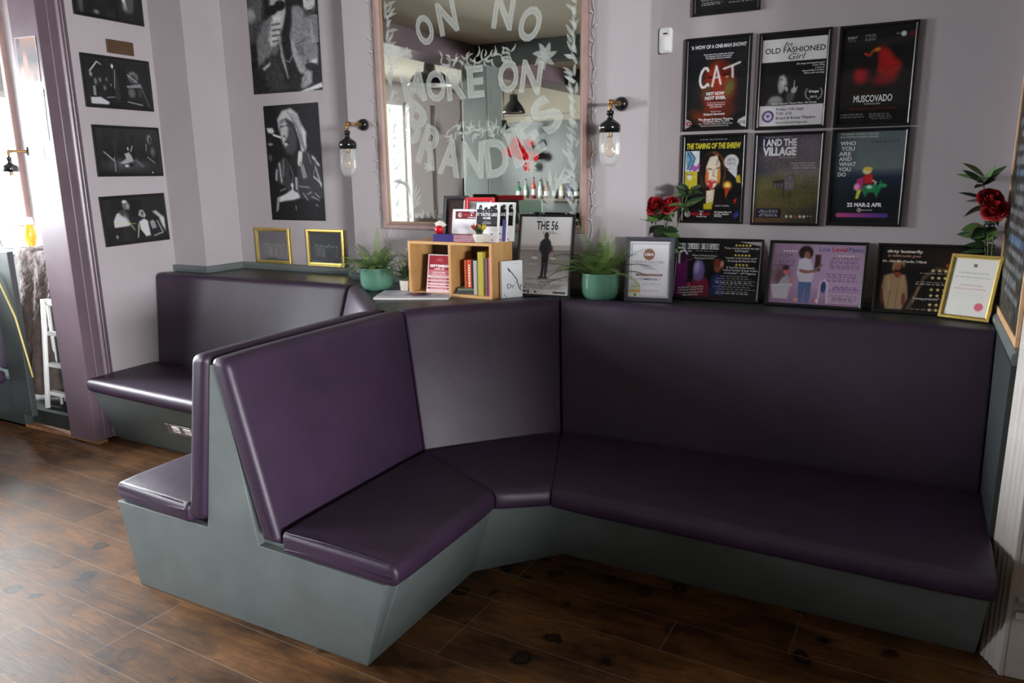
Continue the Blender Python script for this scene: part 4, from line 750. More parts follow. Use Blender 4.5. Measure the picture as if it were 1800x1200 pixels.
p.po([(.03, .19), (.14, .19), (.17, .22), (.14, .24), (.05, .23)], G(196), .008).ln([(.15, .25), (.28, .275)], .018, G(196), .004).el(.08, .33, .03, .012, G(120), .4).el(.06, .45, .02, .03, G(76), .5)
p.po([(.10, .62), (.18, .50), (.32, .44), (.42, .50), (.56, .44), (.68, .40), (.86, .43), (.98, .54), (.99, .80), (.80, .82), (.40, .80), (.30, .70), (.20, .68)], G(50), .012)
for a, b, g, w in (((.22, .50), (.24, .66), 150, .022), ((.16, .56), (.14, .64), 160, .02), ((.30, .47), (.28, .60), 110, .014), ((.62, .42), (.60, .50), 196, .05), ((.62, .50), (.66, .62), 130, .03), ((.66, .52), (.70, .62), 160, .012), ((.84, .45), (.94, .52), 200, .02), ((.88, .54), (.96, .70), 150, .02), ((.84, .62), (.96, .68), 190, .014), ((.76, .42), (.80, .50), 90, .02), ((.90, .46), (.84, .6), 100, .012)): p.ln([a, b], w, G(g), .006)
p.po([(.42, .46), (.56, .42), (.54, .62), (.48, .72), (.40, .60)], G(22), .012).po([(.49, .62), (.535, .62), (.53, .74), (.49, .72)], G(156), .006).ln([(.42, .52), (.46, .60), (.44, .68)], .008, G(120)).el(.43, .69, .016, .02, G(186), .3)
p.po([(.14, .80), (.28, .77), (.42, .73), (.54, .76), (.56, .80), (.44, .82), (.26, .83), (.18, .84)], G(190), .008).po([(.13, .80), (.18, .80), (.14, .91), (.09, .93)], G(140), .006).ln([(.43, .74), (.44, .69)], .014, G(200))
for a, b in (((.56, .70), (.74, .71)), ((.62, .76), (.70, .82)), ((.70, .77), (.78, .75)), ((.78, .79), (.90, .82)), ((.84, .76), (.92, .80)), ((.84, .86), (.88, .87)), ((.20, .74), (.30, .72))): p.ln([a, b], .008, G(160), .003)
p.rc(.465, .87, .475, .90, G(150)).noise(.03, 1, 5)
t = thing('photo_print', 'large unframed photograph of a singer at a microphone, lower print in alcove', 'photograph', (-4.128, 4.048, E - .298), (0, 0, 0), 'large prints in the alcove'); print_parts(p, t, -.002, 'gprint')
# two small gilt photographs leaning on the rail
for k, (lab, x, seed) in enumerate((('gilt framed group photograph on the alcove rail, left one of two', -4.300, 1), ('gilt framed group photograph on the alcove rail, right one beside the fern', -3.800, 2))):
    p = Pic(.292, .214, (62, 62, 68), 70); p.vg(0, 1, (58, 58, 64), (84, 84, 90)); rs = np.random.RandomState(seed)
    for j in range(9):
        u = .18 + .08 * j + rs.rand() * .02; v = .42 + .08 * rs.rand(); p.el(u, v, .030, .04, G(126 + 40 * rs.rand()), .4).po([(u - .04, v + .06), (u + .04, v + .06), (u + .045, v + .35), (u - .045, v + .35)], G(70 + 60 * rs.rand()), .02)
    p.noise(.02, 2, seed)
    framed(lab, p, (x, 4.046, E - .613), rx=0, rz=0, b=.024, d=.02, fm='gold', name='framed_photograph', cat='photograph', group='gilt photographs in the alcove')
# ------------------------------------------------------------------ etched pub mirror between the wall lamps
MX0, MX1, MZ0, MZ1 = -2.955, -1.585, E - .322, E + 1.34
mr = thing('pub_mirror', 'large etched antique pub mirror in pinkish brown frame between two wall lamps', 'mirror', (MX0, 3.85, MZ0))
mw, mh = MX1 - MX0, MZ1 - MZ0
def mframe(w, h, b, d):
    pr = [(0, 0), (0, -d * .8), (.004, -d), (b * .62, -d), (b * .72, -d * .8), (b * .95, -d * .55), (b, -d * .5), (b, 0)]
    mb = MB(); v = []; f = []; n = len(pr)
    for cx, cz, sx, sz in ((0, 0, 1, 1), (w, 0, -1, 1), (w, h, -1, -1), (0, h, 1, -1)): v += [(cx + sx * i, y, cz + sz * i) for i, y in pr]
    for k in range(4):
        for j in range(n): f.append((k * n + j, k * n + (j + 1) % n, ((k + 1) % 4) * n + (j + 1) % n, ((k + 1) % 4) * n + j))
    return mb.add(v, f)
mframe(mw, mh, .040, .034).build('frame', 'mframe', mr)
sl = MB(); b = .036; b2 = .046
for x0, z0, x1, z1 in ((b, b, b2, mh - b), (mw - b2, b, mw - b, mh - b), (b2, b, mw - b2, b2), (b2, mh - b2, mw - b2, mh - b)): sl.box((x0, -.018, z0), (x1, -.006, z1))
sl.build('gilt_slip', 'goldd', mr, .002)
MB().box((.030, -.008, .030), (mw - .030, -.002, mh - .030)).build('mirror_glass', 'mirror', mr)
# etching: arcs of swelled letters, floral bands and corner leaves; positions measured on the glass
et = MB(); YE = -.0088
def mpt(x, z): return (x - MX0, z - MZ0)
ek = [0]
def egly(ch, x, z, w, h, rot, bold=.03):
    v, f = textgeo(ch, bold); lo, hi = v.min(0), v.max(0); q = (v - (lo + hi) / 2) / (hi - lo) * [w, h]; a = R(rot); cx, cz = mpt(x, z)
    ek[0] += 1
    et.add([(cx + px * math.cos(a) - pz * math.sin(a), YE - .00001 * ek[0], cz + px * math.sin(a) + pz * math.cos(a)) for px, pz in q], f)
    # inner outline strokes like cut glass
el_ = MB()
def eline(ch, x, z, w, h, rot, bold, t=.0022):
    v, f = textgeo(ch, bold); lo, hi = v.min(0), v.max(0); q = (v - (lo + hi) / 2) / (hi - lo) * [w, h]; a = R(rot); cx, cz = mpt(x, z); cnt = {}
    for face in f:
        for i in range(len(face)): k = tuple(sorted((face[i - 1], face[i]))); cnt[k] = cnt.get(k, 0) + 1
    for (i, j), c in cnt.items():
        if c > 1: continue
        p0, p1 = q[i], q[j]; d = p1 - p0; l = math.hypot(*d)
        if l < 1e-6: continue
        n_ = np.array([-d[1], d[0]]) / l * t / 2; e = d / l * t * .3
        el_.add([(cx + p[0] * math.cos(a) - p[1] * math.sin(a), YE - .0004, cz + p[0] * math.sin(a) + p[1] * math.cos(a)) for p in (p0 - e - n_, p1 + e - n_, p1 + e + n_, p0 - e + n_)], [(0, 1, 2, 3)])
def eleaf(x, z, L, wd, rot, bend=.3):
    ek[0] += 1; a = R(rot); cx, cz = mpt(x, z); n = 9; P = []; Q = []
    for i in range(n):
        t = i / (n - 1); w_ = wd * math.sin(PI * t ** .8) * .5; ang = a + bend * t; 
        px, pz = L * t * math.cos(a + bend * t * .5), L * t * math.sin(a + bend * t * .5)
        nx, nz = -math.sin(ang), math.cos(ang); P.append((cx + px + nx * w_, YE - .00001 * ek[0], cz + pz + nz * w_)); Q.append((cx + px - nx * w_, YE - .00001 * ek[0], cz + pz - nz * w_))
    et.add(P + Q, [(i, i + 1, n + i + 1, n + i) for i in range(n - 1)])
def emz(px, pz): return px, pz
# bottom arc BRANDIES, middle arc ..ORE ON, top arc ..ON..NO
LT = (('B', -2.705, .300, .165, .23, -38), ('R', -2.590, .163, .150, .235, -24), ('A', -2.455, .103, .150, .215, -11), ('N', -2.304, .084, .145, .205, -2), ('D', -2.145, .093, .150, .212, 7), ('I', -2.030, .144, .060, .22, 20), ('E', -1.930, .195, .115, .205, 31), ('S', -1.830, .312, .135, .20, 46),
      ('M', -2.699, .505, .150, .185, 14), ('O', -2.540, .506, .130, .175, 8), ('R', -2.405, .508, .125, .172, 4), ('E', -2.273, .512, .105, .17, 2), ('O', -2.062, .524, .125, .17, -5), ('N', -1.921, .512, .125, .17, -9),
      ('O', -2.604, .817, .113, .17, 20), ('N', -2.450, .871, .125, .18, 11), ('N', -2.085, .862, .125, .18, -11), ('O', -1.926, .782, .128, .18, -24))
for ch, x, z, w, h, rt in LT: egly(ch, x, E + z, w, h, rt)

rs = random.Random(4)
def band(x0, x1, z, amp):       # running scroll ornament
    n = 9
    for k in range(n):
        x = x0 + (x1 - x0) * (k + .5) / n
        for q in range(5): eleaf(x, z + rs.uniform(-amp, amp) * .4, rs.uniform(.035, .065), .013, rs.uniform(0, 360), rs.choice((-2.2, 2.2, 1.2)))
band(-2.52, -2.02, E + .635, .05); band(-2.46, -2.10, E + .245, .04)
for s, xe in ((1, -2.885), (-1, -1.650)):      # side borders of acanthus
    z = E - .22
    while z < E + 1.25:
        for q in range(3): eleaf(xe + s * rs.uniform(.0, .03), z + rs.uniform(0, .04), rs.uniform(.05, .085), .020, 90 - s * rs.uniform(-10, 75), s * rs.uniform(-.9, .9))
        z += .055
for s, xc in ((1, -2.74), (-1, -1.80)):         # corner sprays
    for a in range(18, 168, 11): eleaf(xc - s * .02, E - .215 + .001 * a, rs.uniform(.10, .19), .019, (a if s > 0 else 180 - a), s * rs.uniform(.2, .7))
    for q in range(8): eleaf(xc + s * .13, E + .05, .045, .016, q * 45, .6)
x = -2.86
while x < -1.66:
    eleaf(x, E - .255, .06, .022, rs.uniform(20, 70), rs.uniform(-1, 1)); eleaf(x + .02, E - .255, .05, .02, rs.uniform(110, 160), rs.uniform(-1, 1)); x += .045
for q in range(7): eleaf(-1.84, E + .615, .075, .032, q * 51, .5)
for q in range(5): eleaf(-2.74, E + .69, .05, .035, q * 45 - 20, .5)
for ch, x, z, w, h, rt in LT:
    eline(ch, x, E + z, w, h, rt, .03); eline(ch, x, E + z, w * .88, h * .90, rt, -.012, .0014)
nf_ = len(et.f); et.add(el_.v, el_.f); eo_ = et.build('etching', 'frost', mr); eo_.data.materials.append(M['frost2'])
for q_ in range(nf_, len(et.f)): eo_.data.polygons[q_].material_index = 1
# ------------------------------------------------------------------ wall lamps
def sconce(label, x, z, y0=3.85):
    t = thing('wall_lamp', label, 'wall lamp', (x, y0, z), group='well glass wall lamps')
    a = .165
    MB().lathe([(.0001, -.034), (.018, -.033), (.030, -.026), (.036, -.012), (.037, 0)][::-1], 24, axis='y').build('wall_rose', 'blacks', t)
    arm = MB().lathe([(.013, -.03), (.013, -.05), (.0085, -.056), (.0085, -a + .02)], 16, axis='y'); arm.tube([(0, -a + .03, 0), (0, -a + .012, -.001), (0, -a + .003, -.008), (0, -a, -.022), (0, -a, -.045)], .012, 12); arm.sphere((0, -a + .006, -.002), .0145, 12, 8)
    arm.build('arm', 'brass', t)
    MB().lathe([(.013, -.042), (.019, -.045), (.019, -.060), (.015, -.062), (.015, -.082), (.022, -.088), (.046, -.104), (.051, -.112), (.053, -.116), (.053, -.148), (.050, -.148), (.048, -.120), (.0001, -.108)], 28, (0, -a, 0), caps=False).build('lamp_cap', 'blacks', t)
    MB().lathe([(.048, -.146), (.051, -.156), (.0515, -.25), (.049, -.275), (.041, -.297), (.026, -.310), (.0001, -.3155)], 28, (0, -a, 0), caps=False).build('glass_jar', 'jar', t)
    bl = MB().lathe([(.013, -.168), (.014, -.19), (.024, -.215), (.030, -.240), (.024, -.262), (.0001, -.272)], 20, (0, -a, 0), caps=False).build('bulb', 'bulbg', t)
    MB().lathe([(.0001, -.13), (.0145, -.132), (.0145, -.172), (.012, -.174), (.0001, -.175)], 16, (0, -a, 0), caps=False).build('bulb_cap', 'brass', t)
    fl = MB()
    for q in range(5):
        c = 2 * PI * q / 5; fl.tube([(.006 * math.cos(c), -a + .006 * math.sin(c), -.18), (.013 * math.cos(c), -a + .013 * math.sin(c), -.235)], .0007, 4)
    fl.build('filament', 'brass', bl)
    return t
sconce('wall lamp with glass jar shade left of the etched mirror', -3.088, E + .312)
sconce('wall lamp with glass jar shade right of the etched mirror', -1.404, E + .346)
sconce('far wall lamp with glass jar shade in the neighbouring bay', -5.885, E + .215, 3.42)
# ------------------------------------------------------------------ fairy lights up both sides of the mirror
def fairy(label, x, z0, z1, tail):
    t = thing('fairy_lights', label, 'fairy lights', (x, 3.85, z0), group='fairy lights on the mirror sides')
    rs = random.Random(int(abs(x) * 100)); P = []; n = 60
    for i in range(n + 1):
        z = (z1 - z0) * i / n; P.append((.006 * math.sin(i * 1.3) + rs.uniform(-.003, .003), -.010 + rs.uniform(-.003, .003), z))
    MB().tube(tail + P, .0016, 5).build('cable', 'wire', t)
    for i in range(1, 24):
        z = (z1 - z0) * i / 24; s = rs.choice((-1, 1)); b = MB().tube([(0, -.012, z), (s * .010, -.016, z + .004), (s * .016, -.018, z + .008)], .0022, 6); b.sphere((s * .018, -.018, z + .009), .004, 8, 5); b.build('bulb', 'wire', t)
fairy('fairy light string running down the left side of the etched mirror', -2.985, E - .33, E + 1.36, [(.10, -.042, .012), (.05, -.030, -.075), (.02, -.012, -.03)])
fairy('fairy light string running down the right side of the etched mirror', -1.560, E - .32, E + 1.36, [(-.02, -.012, -.05), (0, -.012, -.02)])
# ------------------------------------------------------------------ motion sensor
t = thing('motion_sensor', 'white plastic motion sensor high on the wall left of the red poster', 'sensor', (-1.220, 4.0, E + .655))
b = MB().prism(rsec([(-.034, -.062), (.034, -.062), (.034, .062), (-.034, .062)], .018), -.040, 0, 'y'); b.build('housing', 'plastic', t, .010, 3)
lens = MB(); lens.grid([[(-.026 + .052 * i / 8, -.0405 - .006 * math.sin(PI * i / 8), -.050 + .066 * j / 6) for i in range(9)] for j in range(7)]); lens.build('lens', mat('milky_lens', rgb(232, 234, 234), rough=.18), t)
MB().box((-.008, -.0425, .028), (.014, -.039, .034)).build('indicator_window', 'black', t)
# ------------------------------------------------------------------ chalkboard on the right wall
t = thing('chalkboard', 'dark chalkboard in a pine frame on the right wall above the dado rail', 'chalkboard', (.349, 3.93, E - .613), (0, 0, R(-90)))
CW, CH = .86, 1.70
f = MB(); 
for x0, z0, x1, z1 in ((0, 0, CW, .03), (0, CH - .03, CW, CH), (0, .03, .012, CH - .03), (CW - .012, .03, CW, CH - .03)): f.box((x0, -.014, z0), (x1, 0, z1))
f.build('frame', 'pine', t, .002)
p = Pic(CW - .04, CH - .05, (44, 42, 38), 150); p.noise(.03, 4, 1)
rs = np.random.RandomState(3)
for k in range(30):
    v = .03 + .031 * k; p.bars(.05, v, .95, v + .02, 1, (150, 156, 166) if k % 5 else (110, 150, 200), .8, k, .55, .25)
p.noise(.05, 2, 9); print_parts(p, t, -.008, 'print', .02, .025, name='board')
# ------------------------------------------------------------------ plants
def frond(L, az, el, droop, wid, rs):
    """one fern frond: arching midrib with paired toothed leaflets, tapering to the tip"""
    mb = MB(); P = []; n = 24; d = Vector((math.cos(az) * math.cos(el), math.sin(az) * math.cos(el), math.sin(el))); p = Vector((0, 0, 0)); e = el
    for i in range(n + 1):
        P.append(p.copy()); e -= droop / n * (0.4 + 1.2 * i / n); p += Vector((math.cos(az) * math.cos(e), math.sin(az) * math.cos(e), math.sin(e))) * (L / n)
    mb.tube(P, .0016, 4, .0005)
    side = Vector((-math.sin(az), math.cos(az), 0)); tw = rs.uniform(-.5, .5)
    for i in range(2, n + 1):
        t = i / n; lw = wid * (math.sin(PI * min(1, t * .9 + .12)) ** .7) * (1 - .25 * t) + .004
        tg = (P[i] - P[i - 1]).normalized(); up = side.cross(tg)
        if up.z < 0: up = -up
        base = P[i - 1].lerp(P[i], .5); w = min(.0042, L / n * .27)
        for s in (-1, 1):
            ax = (side * s * math.cos(tw * s * .4) + up * (.12 + .25 * math.sin(tw) * s) + tg * .30).normalized(); l = lw * rs.uniform(.86, 1.08); q = tg * w
            tip = base + ax * l - up * l * .22; m1 = base + ax * l * .35; m2 = base + ax * l * .72 - up * l * .10
            mb.add([base - q * .6, m1 - q, m2 - q * .7, tip, m2 + q * .7, m1 + q, base + q * .6], [(0, 1, 5, 6), (1, 2, 4, 5), (2, 3, 4)], True)
    return mb
FM = [mat('fern_green_%d' % i, c, .18, 30, rough=.5) for i, c in enumerate((rgb(92, 118, 58), rgb(62, 88, 46), rgb(118, 142, 78)))]
def pot(t, prof, m, n=32): return MB().lathe(prof, n, caps=False).build('pot', m, t)
def fern(label, loc, R0, H0, spec, seed, ymax=.2):
    t = thing('potted_fern', label, 'plant', loc, group='ferns in green pots')
    rs = random.Random(seed)
    pr = [(.0001, .0), (R0 * .62, 0), (R0 * .66, .006), (R0 * .88, .018), (R0 * .97, H0 * .30), (R0, H0 * .62), (R0 * .97, H0 * .97), (R0 * .985, H0), (R0 * .93, H0), (R0 * .90, H0 * .9), (R0 * .9, H0 * .84), (.0001, H0 * .84)]
    pot(t, pr, 'green_pot'); MB().lathe([(.0001, 0), (R0 * .89, 0.001)], 20, (0, 0, H0 * .845), caps=False).build('soil', 'soil', t)
    for k, (az, el, L, dr) in enumerate(spec):
        fm = frond(L, R(az), R(el), dr, rs.uniform(.032, .044), rs); fm.v = [(x, ymax * math.tanh(y / ymax) if y > 0 else y, z) for x, y, z in fm.v]; f = fm.build('frond', FM[rs.randrange(3)], t)
        f.location = (.35 * R0 * math.cos(R(az)), .35 * R0 * math.sin(R(az)), H0 * .86)
    return t
rs = random.Random(11)
def spec(n, seed, L0=.2, L1=.3, extra=()):
    r = random.Random(seed); o = []
    for k in range(n):
        az = 360 * k / n + r.uniform(-14, 14); el = r.choice((r.uniform(58, 84), r.uniform(25, 55), r.uniform(35, 60))); o.append((az, el if math.sin(R(az)) < .3 else max(el, 66), r.uniform(L0, L1) * (1 if math.sin(R(az)) < .3 else .72), R(r.uniform(50, 110) if el < 60 else r.uniform(15, 55))))
    return o + list(extra)
fern('fern in celadon green pot on the ledge left of the bookcase', (-2.800, 3.535, LZ), .100, .135, spec(36, 5, .16, .25, ((118, 80, .26, R(20)), (180, 40, .27, R(110)), (200, 55, .26, R(150)), (160, 62, .25, R(60)), (20, 35, .26, R(70)), (330, 30, .27, R(90)))), 2)
fern('fern in celadon green pot between THE 56 poster and the award', (-1.462, 3.725, LZ), .100, .145, spec(42, 8, .18, .29, ((150, 70, .33, R(25)), (185, 25, .36, R(45)), (195, 5, .34, R(55)), (200, 30, .30, R(95)), (70, 80, .24, R(12)), (20, 55, .34, R(70)), (5, 40, .30, R(80)), (340, 25, .26, R(85)), (100, 80, .26, R(12)))), 3, .075)
def leafblade(mb, base, d, up, L, w, bend=.4, fold=.25):
    d = Vector(d).normalized(); up = Vector(up); s = d.cross(up); s = s.normalized() if s.length > 1e-3 else Vector((1, 0, 0)); up = s.cross(d).normalized(); n = 7; Lf, Md, Rt = [], [], []
    for i in range(n + 1):
        t = i / n; ww = w * .5 * math.sin(PI * (t ** .85) * .97 + .03) if i < n else .0002; c = Vector(base) + d * (L * t) - Vector((0, 0, 1)) * (bend * L * t * t * .5)
        Lf.append(c - s * ww + up * ww * fold); Md.append(c); Rt.append(c + s * ww + up * ww * fold)
    mb.grid([Lf, Md, Rt])
def rosehead(mb, c, r, seed):
    rs = random.Random(seed); c = Vector(c); mb.sphere(tuple(c + Vector((0, 0, r * .15))), r * .34, 10, 7, 1.3)
    for ring, (n, rr, hh, op) in enumerate(((3, .30, 1.02, .05), (4, .44, .98, .12), (4, .58, .90, .22), (5, .74, .80, .40), (6, .88, .66, .66), (6, 1.0, .46, 1.0))):
        for k in range(n):
            a0 = 2 * PI * k / n + ring * .7 + rs.uniform(-.15, .15); half = PI / n * 1.35; rows = []
            for j in range(5):
                t = j / 4; row = []
                for i in range(6):
                    a = a0 + half * (i / 5 * 2 - 1); e = 1 - .25 * (2 * i / 5 - 1) ** 2 * t
                    rad = r * (rr * (.45 + .55 * math.sin(t * PI * .5)) + (op * .28 * max(0, t - .6) / .4)); z = r * (-.55 + (hh + .55) * t * e - (op * .35 * max(0, t - .75) / .25))
                    row.append((c.x + rad * math.cos(a), c.y + rad * math.sin(a), c.z + z))
                rows.append(row)
            mb.grid(rows)
def bouquet(label, loc, stems, roses, seed, extra=(), ymax=.04, xmax=.5):
    """artificial roses: each stem is (x,y,z) tip with leaves"""
    t = thing('rose_stem', label, 'artificial flowers', loc, group='artificial red roses on the ledge'); rs = random.Random(seed)
    for (x, y, z) in stems:
        MB().tube([(x * .1, y * .1, 0), (x * .35, y * .4, z * .4), (x * .8, y * .8, z * .8), (x, y, z)], .0026, 6).build('stem', 'stem', t)
    for k, (x, y, z, r, tilt) in enumerate(roses):
        mb = MB(); rosehead(mb, (0, 0, 0), r, seed + k); o = mb.build('rose', 'rose', t); o.location = (x, y, z); o.rotation_euler = (R(52), 0, R(tilt))
        cal = MB().lathe([(.003, -r * .9), (r * .3, -r * .75), (r * .42, -r * .45)], 8, caps=False)
        for q in range(5): leafblade(cal, (r * .2 * math.cos(q * 1.257), r * .2 * math.sin(q * 1.257), -r * .7), (math.cos(q * 1.257), math.sin(q * 1.257), -.2), (0, 0, 1), r * .9, r * .35)
        cal.build('sepals', 'leaf', o)
    for (x, y, z, az, el, L, w, lt) in extra:
        if y + L * math.sin(R(az)) * math.cos(R(el)) > ymax: az = 360 - az if z > .37 else (0 if math.cos(R(az)) > 0 else 180)
        if x + L * math.cos(R(az)) * math.cos(R(el)) > xmax: L *= .45
        mb = MB(); leafblade(mb, (x, y, z), (math.cos(R(az)) * math.cos(R(el)), math.sin(R(az)) * math.cos(R(el)), math.sin(R(el))), (0, -.7, .7), L, w, rs.uniform(.1, .4)); mb.build('leaf', 'leafl' if lt else 'leaf', t)
    return t
def whorl(x, y, z, n, seed, L=.10, w=.026, el0=-5, el1=65):
    r = random.Random(seed); fz = lambda a: (360 - a % 360 if z < .37 and a % 360 > 190 else a)
    return [(x, y, z + r.uniform(-.02, .02), fz(360 * k / n + r.uniform(-20, 20)), r.uniform(el0, el1), L * r.uniform(.75, 1.2), w * r.uniform(.8, 1.2), r.random() < .3) for k in range(n)]
ex = whorl(.17, -.02, .55, 12, 1) + whorl(.15, -.02, .50, 10, 5, .10, .022, -30, 30) + whorl(.02, -.03, .42, 8, 2, .09, .045, -20, 45) + whorl(.04, -.02, .36, 8, 3, .09, .05, -30, 30) + whorl(.05, -.01, .28, 7, 8, .08, .04, -20, 40)
bouquet('red artificial roses with long leaves behind the food award frame', (-1.222, 3.93, LZ), [(.0, -.03, .47), (.075, -.03, .475), (.17, -.02, .57), (.05, -.01, .40)], [(-.008, -.035, .485, .047, 10), (.078, -.035, .49, .045, -30)], 4, ex)
ex = whorl(-.07, -.02, .60, 12, 11, .12, .028, -5, 50) + whorl(-.055, -.02, .52, 9, 15, .10, .022, -25, 25) + whorl(-.045, -.02, .42, 6, 12, .10, .05, -25, 35) + whorl(-.04, -.02, .36, 8, 13, .10, .042, -15, 40) + whorl(-.03, -.01, .31, 6, 18, .08, .03, 0, 45)
bouquet('red artificial roses with long leaves behind the gold certificate by the chalkboard', (.308, 3.945, LZ), [(-.04, -.03, .50), (-.015, -.05, .47), (-.07, -.02, .60), (-.04, -.01, .40)], [(-.040, -.045, .525, .045, 20), (-.018, -.072, .478, .045, -15)], 9, ex, .035, .012)
# ------------------------------------------------------------------ bookcase and what is in and on it
BX, BY = -2.535, 3.49; BW, BD, BH = .545, .235, .302
t = thing('bookcase', 'small beech cube bookcase with two compartments on the ledge under the mirror', 'bookcase', (BX, BY, LZ))
k = .016
for n, a, b in (('side_panel', (0, 0, 0), (k, BD, BH)), ('side_panel', (BW - k, 0, 0), (BW, BD, BH)), ('divider', (.268, .002, k), (.268 + k, BD - .004, BH - k)), ('bottom_panel', (k, 0, 0), (BW - k, BD, k)), ('top_panel', (k, 0, BH - k), (BW - k, BD, BH))): MB().box(a, b).build(n, 'beech', t, .0012)
MB().box((k, BD - .006, k), (BW - k, BD - .001, BH - k)).build('back_panel', 'wood_dark', t)
zs = LZ + k + .0005; XB = BX
def book(label, x, y, w, d, h, c, rz=0, ry=0, z=zs, spine=None, sc=(240, 240, 240), group='books in the bookcase', name='book'):
    """upright book seen from its spine; origin at the lower left front corner of the spine"""
    t = thing(name, label, 'book', (x, y, z), (0, R(ry), R(rz)), group)
    m = mat('book_cover', rgb(*c), .04, 40, rough=.45)
    cv = MB().box((0, 0, 0), (.002, d, h)).box((w - .002, 0, 0), (w, d, h)).box((0, 0, 0), (w, .002, h)); cv.build('cover', m, t, .0006)
    MB().box((.002, .002, .003), (w - .002, d - .003, h - .003)).build('pages', 'paper', t)
    if spine:
        mb = MB(); rq = random.Random(3); q = h * .86      # worn unreadable spine print
        while q > h * .22:
            l = rq.uniform(.006, .016); mb.add([(w * .28, -.0004, q - l), (w * .72, -.0004, q - l), (w * .72, -.0004, q), (w * .28, -.0004, q)], [(0, 1, 2, 3)], False, (*rgb(*sc), 1)); q -= l + .004
        mb.build('spine_title', 'print', t)
    return t
book('orange and green spined paperback in right compartment of bookcase', XB + .343, BY + .045, .016, .13, .185, (206, 96, 40))
book('bright orange thick paperback standing beside the orange and green one', XB + .361, BY + .045, .029, .13, .188, (222, 74, 34), spine=True, sc=(245, 230, 210))
book('thin dark blue book leaning between the orange and grey books', XB + .393, BY + .045, .012, .13, .190, (36, 36, 52))
book('pale grey hardback standing in the middle of right compartment', XB + .408, BY + .035, .024, .14, .186, (178, 176, 178))
book('tall mustard yellow hardback in the bookcase right compartment', XB + .449, BY + .012, .036, .17, .236, (176, 160, 58))
book('mauve spined book right of the yellow hardback', XB + .489, BY + .020, .016, .15, .204, (136, 116, 138))
book('slim pink and white book against the right side of bookcase', XB + .508, BY + .020, .015, .15, .210, (196, 84, 120))
book('dark red book standing behind the September leaflets', XB + .112, BY + .085, .014, .12, .185, (150, 30, 36), rz=0)
book('pale grey book behind the September leaflets', XB + .140, BY + .120, .11, .02, .196, (200, 196, 194))
for k_, (lab, dx, z_, rz, c) in enumerate((('dark paperback lying flat in the bookcase, lower of two', .300, zs, 12, (70, 74, 72)), ('grey green paperback lying askew on another in bookcase', .318, zs + .0165, 20, (120, 128, 112)))):
    t = thing('book', lab, 'book', (XB + dx, BY + .012, z_), (0, 0, R(rz)), 'books in the bookcase'); m = mat('flat_book_cover', rgb(*c), rough=.5)
    MB().box((0, 0, 0), (.105, .11, .0016)).box((0, 0, .0136), (.105, .11, .0152)).box((0, 0, 0), (.105, .002, .015)).build('cover', m, t); MB().box((.001, .002, .0016), (.103, .108, .0136)).build('pages', 'paper', t)
# September line-up leaflets
def sheetstack(label, pic, loc, rx, rz, n=6, gap=.0012, name='leaflet_stack', cat='leaflets', x0=0, group=None):
    t = thing(name, label, cat, loc, (rx, 0, rz), group); MB().box((0, 0, 0), (pic.w, n * gap, pic.h)).build('sheets', 'paper', t)
    print_parts(pic, t, -.0012, 'print'); return t
p = Pic(.150, .213, (222, 204, 206), 80); p.rc(.05, .03, .95, .40, (160, 36, 54)).rc(.05, .41, .95, .56, (196, 110, 120)).el(.5, .15, .09, .05, (180, 70, 84), .1).po([(.40, .20), (.60, .20), (.5, .25)], (120, 20, 36)).tx('SEPTEMBER', .10, .27, .92, .34, WH, .04).tx('LINE UP', .30, .36, .72, .405, WH, .03).tx('THEATRE & COMEDY', .22, .46, .80, .49, WH, .02).bars(.16, .51, .86, .54, 1, (230, 210, 212))
for k_ in range(4): p.rc(.05, .62 + .085 * k_, .95, .665 + .085 * k_, (172, 30, 52)).bars(.09, .63 + .085 * k_, .92, .655 + .085 * k_, 1, (236, 220, 222), .9, k_)
p.bars(.08, .585, .92, .605, 1, (160, 60, 76)); p.bars(.08, .955, .9, .975, 1, (160, 60, 76))
sheetstack('red and white SEPTEMBER LINE UP leaflets in left compartment of bookcase', p, (XB + .108, BY + .012, zs), R(-11), R(4), 8)
# white novel standing on the ledge against the side of the bookcase
t = thing('book', 'white hardback with dark branch and large lettering leaning on the bookcase side', 'book', (-1.962, 3.543, LZ + .0005), (0, 0, R(56)), 'books by the bookcase')
MB().box((0, 0, 0), (.130, .002, .200)).box((0, .020, 0), (.130, .022, .200)).box((0, 0, 0), (.002, .022, .200)).build('cover', 'paper', t, .0006)
MB().box((.002, .002, .003), (.128, .020, .197)).build('pages', 'paper', t)
p = Pic(.128, .198, (226, 230, 232), 70); p.ln([(.30, .18), (.52, .34), (.74, .52), (.80, .70), (.92, .82)], .022, (26, 26, 28)).ln([(.30, .18), (.36, .26)], .02, (26, 26, 28)).ln([(.40, .23), (.36, .30)], .008, (26, 26, 28)).ln([(.74, .55), (.66, .62)], .008, (26, 26, 28)).ln([(.10, .88), (.20, .99)], .012, (60, 60, 60)).tx('Dr', .26, .62, .62, .74, (40, 40, 44)).tx('y', .84, .65, .98, .78, (40, 40, 44)).bars(.5, .06, .9, .09, 1, (150, 150, 150), .5)
print_parts(p, t, -.0012, 'print', .001, .001)
